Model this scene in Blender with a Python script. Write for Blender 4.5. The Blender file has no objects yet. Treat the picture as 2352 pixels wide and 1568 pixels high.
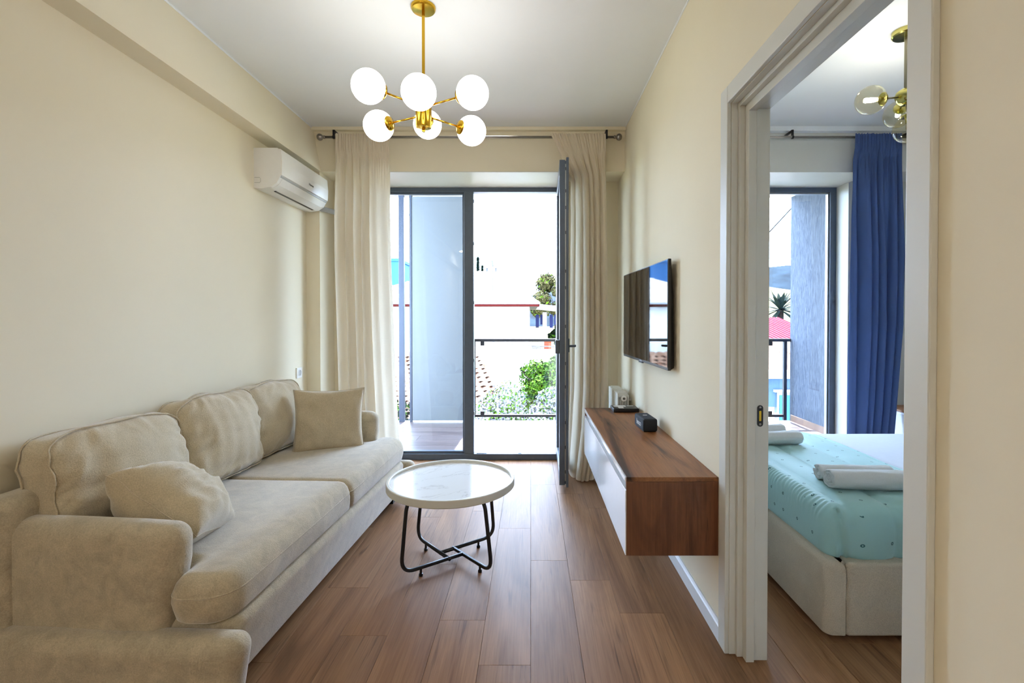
import bpy, bmesh, math, random
from mathutils import Vector, Matrix, noise
random.seed(7)
PI = math.pi

# ------------------------------------------------------------------ camera
sc = bpy.context.scene
EYE = 1.281
F = 1119.0                      # focal length in pixels of the 2352 px wide frame
PITCH = 0.0124
cam_d = bpy.data.cameras.new('camera')
cam = bpy.data.objects.new('camera', cam_d)
sc.collection.objects.link(cam)
cam.location = (0, 0, EYE)
cam.rotation_euler = (PI/2 - PITCH, 0, 0)
cam_d.sensor_width = 36.0
cam_d.lens = 36.0 * F / 2352
cam_d.shift_x = -43.0 / 2352
cam_d.shift_y = -(54.0 - F*PITCH) / 2352
cam_d.clip_start = 0.02
cam_d.clip_end = 2000
sc.camera = cam

# ------------------------------------------------------------------ sky, sun, exposure
w = bpy.data.worlds.new('sky'); sc.world = w; w.use_nodes = True
bg = w.node_tree.nodes['Background']
bg.inputs[0].default_value = (0.56, 0.72, 1.0, 1)
bg.inputs[1].default_value = 18.0
sun_d = bpy.data.lights.new('sun', 'SUN'); sun_d.energy = 32.0; sun_d.angle = 0.009
sun_d.color = (1.0, 0.97, 0.92)
sun = bpy.data.objects.new('sun', sun_d); sc.collection.objects.link(sun)
SUN_EL, SUN_AZ = math.radians(60), math.radians(1.5)     # azimuth from +y towards +x
sdir = Vector((math.sin(SUN_AZ)*math.cos(SUN_EL), math.cos(SUN_AZ)*math.cos(SUN_EL), math.sin(SUN_EL)))
sun.location = sdir*40
sun.rotation_euler = (-sdir).to_track_quat('-Z', 'Y').to_euler()
vs = sc.view_settings
vs.view_transform = 'Standard'; vs.look = 'None'; vs.gamma = 1.0; vs.use_curve_mapping = False
vs.exposure = 0.72
cy = sc.cycles
cy.use_denoising = True
cy.use_adaptive_sampling = True; cy.adaptive_threshold = 0.07; cy.adaptive_min_samples = 20
cy.max_bounces = 8; cy.diffuse_bounces = 5; cy.glossy_bounces = 4; cy.transparent_max_bounces = 16
cy.sample_clamp_indirect = 8.0
cy.caustics_reflective = False; cy.caustics_refractive = False

# ------------------------------------------------------------------ materials
def lin(c):
    return tuple(((v/255)/12.92 if v/255 <= .04045 else ((v/255+.055)/1.055)**2.4) for v in c)
class NT:
    def __init__(s, name):
        s.m = bpy.data.materials.new(name); s.m.use_nodes = True
        s.t = s.m.node_tree; s.p = s.t.nodes['Principled BSDF']; s.o = s.t.nodes['Material Output']
    def n(s, typ, **kw):
        nd = s.t.nodes.new(typ)
        for k, v in kw.items():
            if k.startswith('i_'): nd.inputs[int(k[2:])].default_value = v
            else: setattr(nd, k, v)
        return nd
    def l(s, a, b): s.t.links.new(a, b)
    def coord(s, scale=(1, 1, 1), kind='Object', rand=False):
        tc = s.n('ShaderNodeTexCoord'); mp = s.n('ShaderNodeMapping')
        mp.inputs['Scale'].default_value = scale
        s.l(tc.outputs[kind], mp.inputs['Vector'])
        if rand:
            oi = s.n('ShaderNodeObjectInfo'); cx = s.n('ShaderNodeVectorMath', operation='SCALE')
            cx.inputs[0].default_value = (37.0, 53.0, 71.0)
            s.l(oi.outputs['Random'], cx.inputs['Scale']); s.l(cx.outputs[0], mp.inputs['Location'])
        return mp.outputs[0]
    def ramp(s, fac, stops):
        r = s.n('ShaderNodeValToRGB'); e = r.color_ramp.elements
        while len(e) < len(stops): e.new(0.5)
        for k, (p, c) in enumerate(stops): e[k].position = p; e[k].color = (*c, 1)
        s.l(fac, r.inputs[0]); return r.outputs[0]
    def noise(s, vec, scale, detail=4, rough=.55, dist=0):
        nn = s.n('ShaderNodeTexNoise'); nn.inputs['Scale'].default_value = scale
        nn.inputs['Detail'].default_value = detail; nn.inputs['Roughness'].default_value = rough
        nn.inputs['Distortion'].default_value = dist
        s.l(vec, nn.inputs['Vector']); return nn.outputs[0]
    def bump(s, h, strength=.2, dist=.01):
        b = s.n('ShaderNodeBump'); b.inputs['Strength'].default_value = strength; b.inputs['Distance'].default_value = dist
        s.l(h, b.inputs['Height']); s.l(b.outputs[0], s.p.inputs['Normal'])
    def set(s, col=None, rough=.5, metal=0, spec=.5, **kw):
        if col is not None: s.p.inputs['Base Color'].default_value = (*col, 1)
        s.p.inputs['Roughness'].default_value = rough; s.p.inputs['Metallic'].default_value = metal
        s.p.inputs['Specular IOR Level'].default_value = spec
        for k, v in kw.items(): s.p.inputs[k.replace('_', ' ')].default_value = v
    def mix(s, fac, a, b, typ='MIX'):
        m = s.n('ShaderNodeMix', data_type='RGBA', blend_type=typ)
        for sock, v in ((m.inputs[0], fac), (m.inputs[6], a), (m.inputs[7], b)):
            if isinstance(v, (int, float)): sock.default_value = v
            elif isinstance(v, tuple): sock.default_value = (*v, 1)
            else: s.l(v, sock)
        return m.outputs[2]
M = {}
def simple(name, rgb, rough=.5, metal=0, spec=.5, var=.06, nscale=30, bump=0, bdist=.002, **kw):
    t = NT(name); c = lin(rgb); t.set(None, rough, metal, spec, **kw)
    v = t.coord(); nz = t.noise(v, nscale)
    t.l(t.ramp(nz, [(.3, tuple(x*(1-var) for x in c)), (.7, tuple(min(1, x*(1+var)) for x in c))]), t.p.inputs['Base Color'])
    if bump: t.bump(t.noise(v, nscale*6, 3), bump, bdist)
    M[name] = t.m; return t
simple('wall_paint', (233, 224, 201), .85, spec=.25, var=.012, nscale=3, bump=.06)
simple('wall_paint_bedroom', (214, 213, 206), .85, spec=.25, var=.012, nscale=3, bump=.06)
simple('ceiling_paint', (238, 242, 246), .9, spec=.2, var=.01, nscale=3)
simple('trim_white', (210, 210, 203), .42, var=.015, nscale=6)
simple('baseboard_white', (228, 232, 236), .4, var=.01)
simple('white_lacquer', (232, 236, 242), .12, var=.008)
simple('white_plastic', (236, 236, 234), .32, var=.01)
simple('grey_plastic', (170, 172, 172), .4, var=.02)
simple('window_frame', (84, 97, 114), .38, var=.05)
simple('black_metal', (26, 28, 32), .38, var=.08)
simple('black_plastic', (24, 25, 28), .35, var=.06)
simple('tv_back', (30, 32, 35), .5, var=.05)
simple('speaker_cloth', (28, 34, 42), .75, var=.12, nscale=300, bump=.5)
simple('metal_strip', (176, 180, 180), .3, metal=.8, var=.05)
simple('brushed_steel', (150, 146, 140), .28, metal=1, var=.05)
simple('brass', (212, 168, 52), .16, metal=1, var=.03)
simple('pale_brass', (196, 186, 110), .18, metal=1, var=.03)
simple('stem_steel', (150, 142, 120), .3, metal=1, var=.03)
simple('white_sheet', (206, 211, 222), .8, var=.02, bump=.15)
simple('towel', (236, 238, 238), .95, spec=.1, var=.03, nscale=200, bump=.8, bdist=.003)
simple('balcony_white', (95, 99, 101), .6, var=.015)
simple('balcony_ceiling', (226, 226, 222), .8, var=.02)
simple('post_grey', (38, 46, 62), .5, var=.04)
simple('radiator_white', (214, 216, 210), .35, var=.02)
simple('bulb_socket', (120, 110, 80), .4, metal=.6)
simple('rail_metal', (16, 17, 20), .45, var=.06)
simple('house_wall', (236, 234, 228), .9, spec=.04, var=.03, nscale=2)
simple('house_wall_grey', (62, 76, 92), .9, spec=.04, var=.05, nscale=2)
simple('roof_sheet', (150, 150, 150), .6, spec=.04, var=.04, nscale=1.5)
simple('eave_board', (58, 15, 11), .7, spec=.04, var=.1)
simple('red_roof', (84, 9, 24), .55, spec=.04, var=.08)
simple('wood_post', (58, 52, 44), .8, spec=.04, var=.1)
simple('terracotta', (104, 46, 28), .8, spec=.04, var=.12)
simple('bark', (36, 28, 22), .9, spec=.04, var=.3)
simple('leaf_green', (40, 64, 10), .6, spec=.04, var=.35, nscale=9)
simple('leaf_light', (62, 88, 14), .6, spec=.04, var=.3, nscale=9)
simple('leaf_dark', (14, 20, 13), .7, spec=.04, var=.4, nscale=6)
simple('leaf_yellow', (62, 58, 34), .7, spec=.04, var=.3, nscale=2)
simple('blossom', (120, 118, 122), .7, spec=.04, var=.03)
simple('cypress_green', (15, 26, 21), .8, spec=.04, var=.4, nscale=2)
simple('palm_green', (17, 24, 17), .7, spec=.04, var=.4, nscale=2)
simple('hill_green', (18, 27, 34), .95, spec=.04, var=.5, nscale=.08)
simple('ground_green', (120, 118, 92), .95, spec=.04, var=.3, nscale=.4)
simple('dry_grass', (78, 74, 50), .95, spec=.04, var=.35, nscale=.25)
simple('blue_building', (44, 84, 128), .6, spec=.04, var=.03)
simple('blue_cloth', (24, 26, 48), .8, spec=.04, var=.1)
simple('skirting_tile', (112, 86, 70), .4, var=.1, nscale=8)

def fabric(name, rgb, nscale=220, sheen=.35, mott=.12, bump=.5, mscale=9, bdist=.003):
    t = NT(name); c = lin(rgb); t.set(None, .92, 0, .12)
    t.p.inputs['Sheen Weight'].default_value = sheen; t.p.inputs['Sheen Roughness'].default_value = .45
    v = t.coord(); n1 = t.noise(v, nscale, 2, .7); n2 = t.noise(t.coord((1, 1, 1)), mscale, 5, .65, .6)
    a = t.ramp(n1, [(.25, tuple(x*.80 for x in c)), (.75, tuple(min(1, x*1.14) for x in c))])
    b = t.ramp(n2, [(.3, (1-mott,)*3), (.7, (1+mott,)*3)])
    t.l(t.mix(1.0, a, b, 'MULTIPLY'), t.p.inputs['Base Color'])
    ad = t.n('ShaderNodeMath', operation='ADD'); t.l(n1, ad.inputs[0]); t.l(n2, ad.inputs[1])
    t.bump(ad.outputs[0], bump, bdist); M[name] = t.m
fabric('sofa_fabric', (180, 167, 142), sheen=.7, mott=.17, mscale=14)
fabric('sofa_pillow', (190, 176, 149), sheen=.6, mott=.07)
fabric('bed_fabric', (198, 187, 168), nscale=320, sheen=.15, mott=.05)

def curtain_mat(name, rgb, trans, wav=True):
    t = NT(name); c = lin(rgb); t.set(c, .9, 0, .1)
    v = t.coord((1, 1, 1)); wv = t.n('ShaderNodeTexWave', wave_type='BANDS', bands_direction='Z')
    wv.inputs['Scale'].default_value = 52; wv.inputs['Distortion'].default_value = 7.0
    wv.inputs['Detail'].default_value = 2; wv.inputs['Detail Scale'].default_value = .8
    t.l(v, wv.inputs['Vector'])
    k = .95 if wav else .985
    col = t.ramp(wv.outputs[0], [(.2, tuple(x*k for x in c)), (.8, c)])
    t.l(col, t.p.inputs['Base Color'])
    t.bump(wv.outputs[0], .13 if wav else .05, .002)
    tr = t.n('ShaderNodeBsdfTranslucent'); mx = t.n('ShaderNodeMixShader'); mx.inputs[0].default_value = trans
    t.l(col, tr.inputs[0]); t.l(t.p.outputs[0], mx.inputs[1]); t.l(tr.outputs[0], mx.inputs[2])
    t.l(mx.outputs[0], t.o.inputs[0]); M[name] = t.m
curtain_mat('linen_curtain', (232, 221, 202), .36)
curtain_mat('navy_curtain', (78, 98, 146), .06, False)

def wood(name, stops, axis, rough=.38, gs=1.0, rand=True, spec=.5, bump=.12, dark=.45):
    """grain stretched along one axis; the object's own random number shifts it so every board differs"""
    t = NT(name); t.set(None, rough, 0, spec)
    def stretched(across, along):
        sc_ = [across*gs]*3; sc_[axis] = along*gs; return t.coord(tuple(sc_), rand=rand)
    n1 = t.noise(stretched(6.0, .7), 1.0, 5, .6, 1.0)
    n2 = t.noise(stretched(150, 3.5), 1.0, 3, .65)
    n3 = t.noise(stretched(20, .9), 1.0, 4, .6, 2.2)
    n4 = t.noise(stretched(3.0, 1.6), 1.0, 2, .5)
    base = t.ramp(n1, stops)
    fine = t.ramp(n2, [(.3, (.80, .79, .78)), (.65, (1.08, 1.08, 1.08))])
    col = t.mix(1.0, base, fine, 'MULTIPLY')
    k = 1-dark
    streak = t.ramp(n3, [(.30, (k, k, k*1.02)), (.40, (1, 1, 1)), (.60, (1, 1, 1)), (.72, (k, k, k*1.03))])
    gate = t.ramp(n4, [(.42, (0, 0, 0)), (.60, (1, 1, 1))])          # cracks gather in patches
    col = t.mix(gate, col, t.mix(1.0, col, streak, 'MULTIPLY'))
    if rand:
        oi = t.n('ShaderNodeObjectInfo')
        tint = t.ramp(oi.outputs['Random'], [(0, (.90, .90, .92)), (.5, (1, 1, 1)), (1, (1.10, 1.08, 1.05))])
        col = t.mix(1.0, col, tint, 'MULTIPLY')
    t.l(col, t.p.inputs['Base Color'])
    t.bump(n2, bump, .002)
    M[name] = t.m; return t
wood('floor_wood', [(.25, lin((114, 82, 56))), (.45, lin((140, 103, 72))), (.62, lin((158, 120, 86))), (.8, lin((128, 94, 67)))], 1, .50, spec=.24, dark=.5)
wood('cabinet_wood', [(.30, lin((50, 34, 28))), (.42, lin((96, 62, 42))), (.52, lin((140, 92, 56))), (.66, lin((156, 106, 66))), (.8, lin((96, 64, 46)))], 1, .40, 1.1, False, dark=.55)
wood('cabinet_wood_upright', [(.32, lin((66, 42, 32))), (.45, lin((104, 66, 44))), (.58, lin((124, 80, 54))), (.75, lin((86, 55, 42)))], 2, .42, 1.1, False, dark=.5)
wood('balcony_tile', [(.25, lin((56, 46, 46))), (.5, lin((84, 71, 70))), (.8, lin((102, 90, 88)))], 0, .35)

# tabletop: white marble print with thin grey veins
t = NT('marble'); t.set(None, .13, 0, .6)
v = t.coord((1, 1, 1)); nz = t.noise(v, 2.6, 6, .6, 1.6)
m1 = t.n('ShaderNodeMath', operation='SUBTRACT'); m1.inputs[1].default_value = .5; t.l(nz, m1.inputs[0])
m2 = t.n('ShaderNodeMath', operation='ABSOLUTE'); t.l(m1.outputs[0], m2.inputs[0])
t.l(t.ramp(m2.outputs[0], [(0, lin((204, 202, 202))), (.006, lin((222, 222, 222))), (.02, lin((230, 230, 230)))]), t.p.inputs['Base Color']); M['marble'] = t.m

# rough scratched plaster of the balcony end wall
t = NT('scratch_plaster'); t.set(None, .9, 0, .2)
v = t.coord((60, 60, 9)); nz = t.noise(v, 1.0, 5, .65, 1.0)
t.l(t.ramp(nz, [(.3, lin((56, 62, 74))), (.7, lin((98, 104, 114)))]), t.p.inputs['Base Color']); t.bump(nz, .9, .012); M['scratch_plaster'] = t.m

# duvet with small dark leaf prints
t = NT('duvet'); t.set(None, .62, 0, .3); t.p.inputs['Sheen Weight'].default_value = .25
c1 = lin((158, 201, 201))
tc = t.n('ShaderNodeTexCoord'); sx = t.n('ShaderNodeSeparateXYZ'); t.l(tc.outputs['Object'], sx.inputs[0])
ge = t.n('ShaderNodeNewGeometry'); sn = t.n('ShaderNodeSeparateXYZ'); t.l(ge.outputs['True Normal'], sn.inputs[0])
ab = t.n('ShaderNodeMath', operation='ABSOLUTE'); t.l(sn.outputs[2], ab.inputs[0])
gt = t.n('ShaderNodeMath', operation='GREATER_THAN'); gt.inputs[1].default_value = .6; t.l(ab.outputs[0], gt.inputs[0])
su = t.n('ShaderNodeMath', operation='ADD'); t.l(sx.outputs[0], su.inputs[0]); t.l(sx.outputs[1], su.inputs[1])
masks = []
for a_, b_, k in ((sx.outputs[0], sx.outputs[1], (9.0, 9.0)), (su.outputs[0], sx.outputs[2], (9.0, 9.0))):
    cb = t.n('ShaderNodeCombineXYZ'); t.l(a_, cb.inputs[0]); t.l(b_, cb.inputs[1])
    vo = t.n('ShaderNodeTexVoronoi', feature='F1', voronoi_dimensions='2D'); vo.inputs['Scale'].default_value = k[0]; vo.inputs['Randomness'].default_value = .45
    t.l(cb.outputs[0], vo.inputs['Vector'])
    masks.append(t.ramp(vo.outputs['Distance'], [(.0, (0, 0, 0)), (.02, (0, 0, 0)), (.028, (1, 1, 1)), (.058, (1, 1, 1)), (.066, (0, 0, 0))]))
leafmask = t.mix(gt.outputs[0], masks[1], masks[0])
t.l(t.mix(leafmask, c1, lin((52, 104, 112))), t.p.inputs['Base Color'])
t.bump(t.noise(t.coord(), 60, 4), .25, .004); M['duvet'] = t.m

# clay roof tiles (colour only; the courses are geometry)
for nm, a, b in (('clay_tiles', (82, 46, 32), (128, 102, 86)), ('rust_sheet', (76, 34, 20), (124, 98, 86))):
    t = NT(nm); t.set(None, .85, 0, .04); nz = t.noise(t.coord((3, 1.2, 1.2)), 2.2, 6, .7)
    t.l(t.ramp(nz, [(.35, lin(a)), (.62, lin(b))]), t.p.inputs['Base Color']); M[nm] = t.m

def glassy(name, tint, ior=1.5, rough=0.0):
    """thin pane: clear transmission plus a Fresnel mirror"""
    t = NT(name); nt = t.t; nt.nodes.remove(t.p)
    tr = t.n('ShaderNodeBsdfTransparent'); tr.inputs[0].default_value = (*tint, 1)
    gl = t.n('ShaderNodeBsdfGlossy'); gl.inputs['Roughness'].default_value = rough
    fr = t.n('ShaderNodeFresnel'); ge_ = t.n('ShaderNodeNewGeometry')
    mr = t.n('ShaderNodeMapRange'); mr.inputs['To Min'].default_value = ior; mr.inputs['To Max'].default_value = 1/ior   # no false total reflection on the far face of a pane
    t.l(ge_.outputs['Backfacing'], mr.inputs['Value']); t.l(mr.outputs[0], fr.inputs[0])
    mx = t.n('ShaderNodeMixShader'); t.l(fr.outputs[0], mx.inputs[0]); t.l(tr.outputs[0], mx.inputs[1]); t.l(gl.outputs[0], mx.inputs[2])
    t.l(mx.outputs[0], t.o.inputs[0]); M[name] = t.m
glassy('window_glass', (.93, .96, .97))
glassy('amber_glass', (.97, .93, .80), 1.35)
def emit(name, col, strength, base=(1, 1, 1)):
    t = NT(name); t.set(base, .3); t.p.inputs['Emission Color'].default_value = (*col, 1); t.p.inputs['Emission Strength'].default_value = strength; M[name] = t.m
emit('opal_globe', (1.0, .97, .91), 5.5)
emit('fill_glow', (1.0, .98, .97), 24.0)  # glow of the two added fill lamps out of view
emit('bulb', (1.0, .97, .93), 170.0)
t = NT('tv_screen'); t.set((.006, .006, .007), .035, 0, .6); M['tv_screen'] = t.m

# ------------------------------------------------------------------ mesh helpers
C = sc.collection
def mesh_obj(name, verts, faces, mat, parent=None, smooth=False, kind=None, mats=None, fmat=None):
    me = bpy.data.meshes.new(name); me.from_pydata([tuple(x) for x in verts], [], faces)
    me.update()
    return link(name, me, mat, parent, smooth, kind, mats, fmat)
def link(name, me, mat, parent=None, smooth=False, kind=None, mats=None, fmat=None):
    o = bpy.data.objects.new(name, me); C.objects.link(o)
    for m in (mats or [mat]): me.materials.append(M[m])
    if fmat: me.polygons.foreach_set('material_index', fmat)
    if smooth:
        me.polygons.foreach_set('use_smooth', [True]*len(me.polygons))
        if smooth == 'auto': me.set_sharp_from_angle(angle=math.radians(38))
    setp(o, parent)
    if kind: o['kind'] = kind
    return o
def setp(o, parent):
    if parent is not None:
        o.parent = parent
        o.matrix_parent_inverse = world_of(parent).inverted()
def world_of(p):
    m = Matrix.Translation(p.location)
    if p.parent is not None: m = world_of(p.parent) @ p.matrix_parent_inverse @ m
    return m
def thing(name, loc, label, cat, group=None, kind=None):
    o = bpy.data.objects.new(name, None); C.objects.link(o); o.location = loc; o.empty_display_size = .05
    if kind: o['kind'] = kind
    if label: tag(o, label, cat, group)
    return o
def tag(o, label, cat=None, group=None):
    o['label'] = label
    if cat: o['category'] = cat
    if group: o['group'] = group
    return o
class G:
    """collects geometry for one mesh"""
    def __init__(s): s.v = []; s.f = []
    def add(s, v, f):
        b = len(s.v); s.v += [Vector(x) for x in v]; s.f += [tuple(i+b for i in q) for q in f]; return s
    def box(s, x0, x1, y0, y1, z0, z1):
        v = [(x, y, z) for x in (x0, x1) for y in (y0, y1) for z in (z0, z1)]
        return s.add(v, [(0, 1, 3, 2), (4, 6, 7, 5), (0, 4, 5, 1), (2, 3, 7, 6), (0, 2, 6, 4), (1, 5, 7, 3)])
    def bbox(s, x0, x1, y0, y1, z0, z1, b=.003):
        """box with chamfered edges"""
        return s.rbox(x0, x1, y0, y1, z0, z1, b, 1)
    def rbox(s, x0, x1, y0, y1, z0, z1, r, k=3, mid=1, fn=None):
        lo = (x0, y0, z0); hi = (x1, y1, z1); mids = (mid,)*3 if isinstance(mid, int) else mid
        r = min(r, .499*min(hi[i]-lo[i] for i in range(3)))
        ax = []
        for i in range(3):
            a = [lo[i] + r*(1-math.tan((1-j/k)*PI/4)) for j in range(k)]
            m_ = [lo[i]+r + (hi[i]-lo[i]-2*r)*j/mids[i] for j in range(mids[i]+1)]
            z_ = [hi[i] - r*(1-math.tan((j+1)/k*PI/4)) for j in range(k)]
            ax.append(a+m_+z_)
        cache = {}; V = []; Fc = []
        def idx(ijk):
            if ijk in cache: return cache[ijk]
            p = Vector((ax[0][ijk[0]], ax[1][ijk[1]], ax[2][ijk[2]]))
            q = Vector([min(max(p[i], lo[i]+r), hi[i]-r) for i in range(3)])
            d = p-q; nrm = Vector((0, 0, 1))
            if d.length > 1e-9:
                nrm = d.normalized(); p = q + nrm*r
            if fn: p = fn(p, nrm)
            cache[ijk] = len(V); V.append(p); return cache[ijk]
        N = [len(a)-1 for a in ax]
        for axis in range(3):
            u, w_ = (axis+1) % 3, (axis+2) % 3
            for side in (0, N[axis]):
                for i in range(N[u]):
                    for j in range(N[w_]):
                        def mk(a, b):
                            t_ = [0, 0, 0]; t_[axis] = side; t_[u] = a; t_[w_] = b; return idx(tuple(t_))
                        q = (mk(i, j), mk(i+1, j), mk(i+1, j+1), mk(i, j+1))
                        Fc.append(q if side else q[::-1])
        return s.add(V, Fc)
    def loft(s, rings, cap=True, closed=True):
        n = len(rings[0]); V = [p for r in rings for p in r]; Fc = []
        for i in range(len(rings)-1):
            for j in range(n if closed else n-1):
                k = (j+1) % n
                Fc.append((i*n+j, i*n+k, (i+1)*n+k, (i+1)*n+j))
        if cap: Fc.append(tuple(range(n))[::-1]); Fc.append(tuple((len(rings)-1)*n+j for j in range(n)))
        return s.add(V, Fc)
    def lathe(s, c, prof, axis=(0, 0, 1), n=24):
        """prof: list of (radius, height) along the axis from point c"""
        a = Vector(axis).normalized(); e = a.orthogonal().normalized(); g = a.cross(e); c = Vector(c)
        rings = [[c + a*h + (e*math.cos(2*PI*j/n) + g*math.sin(2*PI*j/n))*max(r, 1e-5) for j in range(n)] for r, h in prof]
        return s.loft(rings, True)
    def tube(s, path, r, n=10, closed=False):
        P = [Vector(p) for p in path]; m = len(P); rings = []; up = None
        for i, p in enumerate(P):
            a = P[(i-1) % m] if (closed or i) else p; b = P[(i+1) % m] if (closed or i < m-1) else p
            d = (b-a).normalized()
            if up is None: up = d.orthogonal().normalized()
            up = (up - d*up.dot(d)).normalized(); g = d.cross(up)
            rr = r(i/(m-1)) if callable(r) else r
            rings.append([p + (up*math.cos(2*PI*j/n)+g*math.sin(2*PI*j/n))*rr for j in range(n)])
        if closed: rings.append(rings[0]); return s.loft(rings, False)
        return s.loft(rings, True)
    def sphere(s, c, r, n=28, m=16, sq=(1, 1, 1)):
        prof = [(r*math.sin(PI*i/m), -r*math.cos(PI*i/m)) for i in range(m+1)]
        b = len(s.v); s.lathe((0, 0, 0), prof, (0, 0, 1), n)
        for i in range(b, len(s.v)): s.v[i] = Vector((s.v[i].x*sq[0]+c[0], s.v[i].y*sq[1]+c[1], s.v[i].z*sq[2]+c[2]))
        return s
    def prism(s, poly, axis, a, b):
        """polygon in the two other axes (in x,y,z order) extruded from a to b"""
        def pt(q, t_):
            r = list(q); r.insert(axis, t_); return Vector(r)
        n = len(poly); V = [pt(q, a) for q in poly]+[pt(q, b) for q in poly]
        Fc = [tuple(range(n))[::-1], tuple(range(n, 2*n))]+[(i, (i+1) % n, (i+1) % n+n, i+n) for i in range(n)]
        return s.add(V, Fc)
    def slab(s, outline, prof, fn=None):
        """outline (ccw 2d points), prof = list of (inset, z)"""
        n = len(outline); P = [Vector((*q, 0)) for q in outline]; nr = []
        for i in range(n):
            d = (P[(i+1) % n]-P[i-1]).normalized(); nr.append(Vector((-d.y, d.x, 0)))
        rings = [[Vector((P[i].x+nr[i].x*ins, P[i].y+nr[i].y*ins, z)) for i in range(n)] for ins, z in prof]
        if fn: rings = [[fn(p) for p in r] for r in rings]
        return s.loft(rings, True)
    def map(s, fn): s.v = [Vector(fn(p)) for p in s.v]; return s
    def obj(s, name, mat, parent=None, smooth=False, kind=None, mats=None, fmat=None):
        me = bpy.data.meshes.new(name); me.from_pydata([tuple(x) for x in s.v], [], s.f)
        bm = bmesh.new(); bm.from_mesh(me); bmesh.ops.recalc_face_normals(bm, faces=bm.faces); bm.to_mesh(me); bm.free(); me.update()
        return link(name, me, mat, parent, smooth, kind, mats, fmat)
def round_poly(pts, radii, k=6):
    out = []; n = len(pts)
    for i in range(n):
        p = Vector(pts[i]); a = Vector(pts[i-1])-p; b = Vector(pts[(i+1) % n])-p
        r = radii[i] if isinstance(radii, (list, tuple)) else radii
        if r <= 0: out.append(tuple(p)); continue
        an = a.angle(b); t_ = min(r/math.tan(an/2), .48*a.length, .48*b.length)
        an_, bn_ = a.normalized(), b.normalized(); p0 = p+an_*t_; p1 = p+bn_*t_; rr = t_*math.tan(an/2)
        c = p+(an_+bn_).normalized()*(rr/math.sin(an/2)); d0, d1 = p0-c, p1-c; tot = d0.angle_signed(d1)
        for j in range(k+1):
            q = d0.copy(); q.rotate(Matrix.Rotation(-tot*j/k, 2)); out.append(tuple(c+q))
    return out
def smooth_path(pts, r, k=6):
    """polyline in 3d with rounded corners"""
    P = [Vector(p) for p in pts]; out = [P[0]]
    for i in range(1, len(P)-1):
        a = P[i-1]-P[i]; b = P[i+1]-P[i]; t_ = min(r, .48*a.length, .48*b.length)
        p0 = P[i]+a.normalized()*t_; p1 = P[i]+b.normalized()*t_
        for j in range(k+1):
            f_ = j/k; out.append(p0*(1-f_)**2+P[i]*2*f_*(1-f_)+p1*f_**2)
    out.append(P[-1]); return out
def text_obj(name, body, size, mat, parent, mtx, shear=0.0):
    cu = bpy.data.curves.new(name, 'FONT'); cu.body = body; cu.size = size; cu.extrude = .0006; cu.align_x = 'CENTER'; cu.align_y = 'CENTER'; cu.shear = shear
    tmp = bpy.data.objects.new(name+'_tmp', cu); C.objects.link(tmp)
    dg = bpy.context.evaluated_depsgraph_get(); me = bpy.data.meshes.new_from_object(tmp.evaluated_get(dg))
    bpy.data.objects.remove(tmp); me.transform(mtx); me.name = name; me.materials.clear()
    return link(name, me, mat, parent)
def px(x, y, D):
    """pixel of the 2352x1568 photograph at depth D -> world"""
    return Vector(((x-1219)*D/F, D, EYE-(y-730)*D/F))

# ------------------------------------------------------------------ the setting
XL, XR, XB, XE = -1.81, .755, .87, 3.30       # left wall, right wall face, bedroom face of it, bedroom end wall
YB, YW, YF, YO = -3.4, 4.22, 4.385, 4.50      # back wall, window wall face, frame plane, outer face
ZC, ZBEAM = 2.80, 2.456
YN = .62                                       # near wall of the bedroom
floor = G().box(XL, XR, YB, YF+.1, -.12, -.012).box(XR, XE, YN, YF+.1, -.12, -.012).obj('floor', 'ceiling_paint', kind='structure')
tag(floor, 'brown oak laminate floor running from the living room into the bedroom')
PWID, PLEN = .193, 1.17
row_off = {0: 2.56, -1: 1.783, -2: 2.05, 1: 2.365, 2: 2.10, 3: 2.75, -3: 2.52, -4: 1.95, -5: 2.3}
plank_mesh = {}
def plank(x0, x1, y0, y1, parent, mat, z0=-.012, z1=0.0, gap=.0005):
    wd, ln = round(x1-x0-2*gap, 4), round(y1-y0-2*gap, 4)
    key = (wd, ln, mat)
    if wd < .004 or ln < .004: return
    if key not in plank_mesh:
        g = G().bbox(-wd/2, wd/2, -ln/2, ln/2, z0, z1, .0007)
        o = g.obj('plank', mat); plank_mesh[key] = o.data
    else:
        o = bpy.data.objects.new('plank', plank_mesh[key]); C.objects.link(o)
    o.location = ((x0+x1)/2, (y0+y1)/2, 0); o.parent = parent
    o.matrix_parent_inverse = Matrix.Identity(4)
rows = range(int(math.floor(XL/PWID)), int(math.ceil(XE/PWID)))
for i in rows:
    rx0, rx1 = i*PWID, (i+1)*PWID
    off = row_off.get(i, random.uniform(0, PLEN))
    j0 = int(math.floor((YB-off)/PLEN))
    for j in range(j0, j0+9):
        y0, y1 = off+j*PLEN, off+(j+1)*PLEN
        a, b = max(rx0, XL), min(rx1, XE)
        lo = YB if a < XR-.02 else YN
        y0c, y1c = max(y0, lo), min(y1, YF+.02)
        if y1c > y0c: plank(a, b, y0c, y1c, floor, 'floor_wood')
G().box(XL-.2, XR+.05, YB-.2, YO, ZC, ZC+.15).box(XR+.05, XE+.2, -.5, YO, ZC, ZC+.15).obj('ceiling', 'ceiling_paint', kind='structure')
G().box(XL-.2, XL, YB-.2, YO, -.12, ZC).box(XL, -1.70, 3.935, YO, 0, ZBEAM).obj('wall_left', 'wall_paint', kind='structure')
G().box(XL-.2, XR+.2, YB-.2, YB, -.12, ZC).obj('wall_back', 'wall_paint', kind='structure')
DY0, DY1, DZ = .965, 1.842, 2.088             # door opening
DYn, DYf = DY0-.003, DY1+.003
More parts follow.
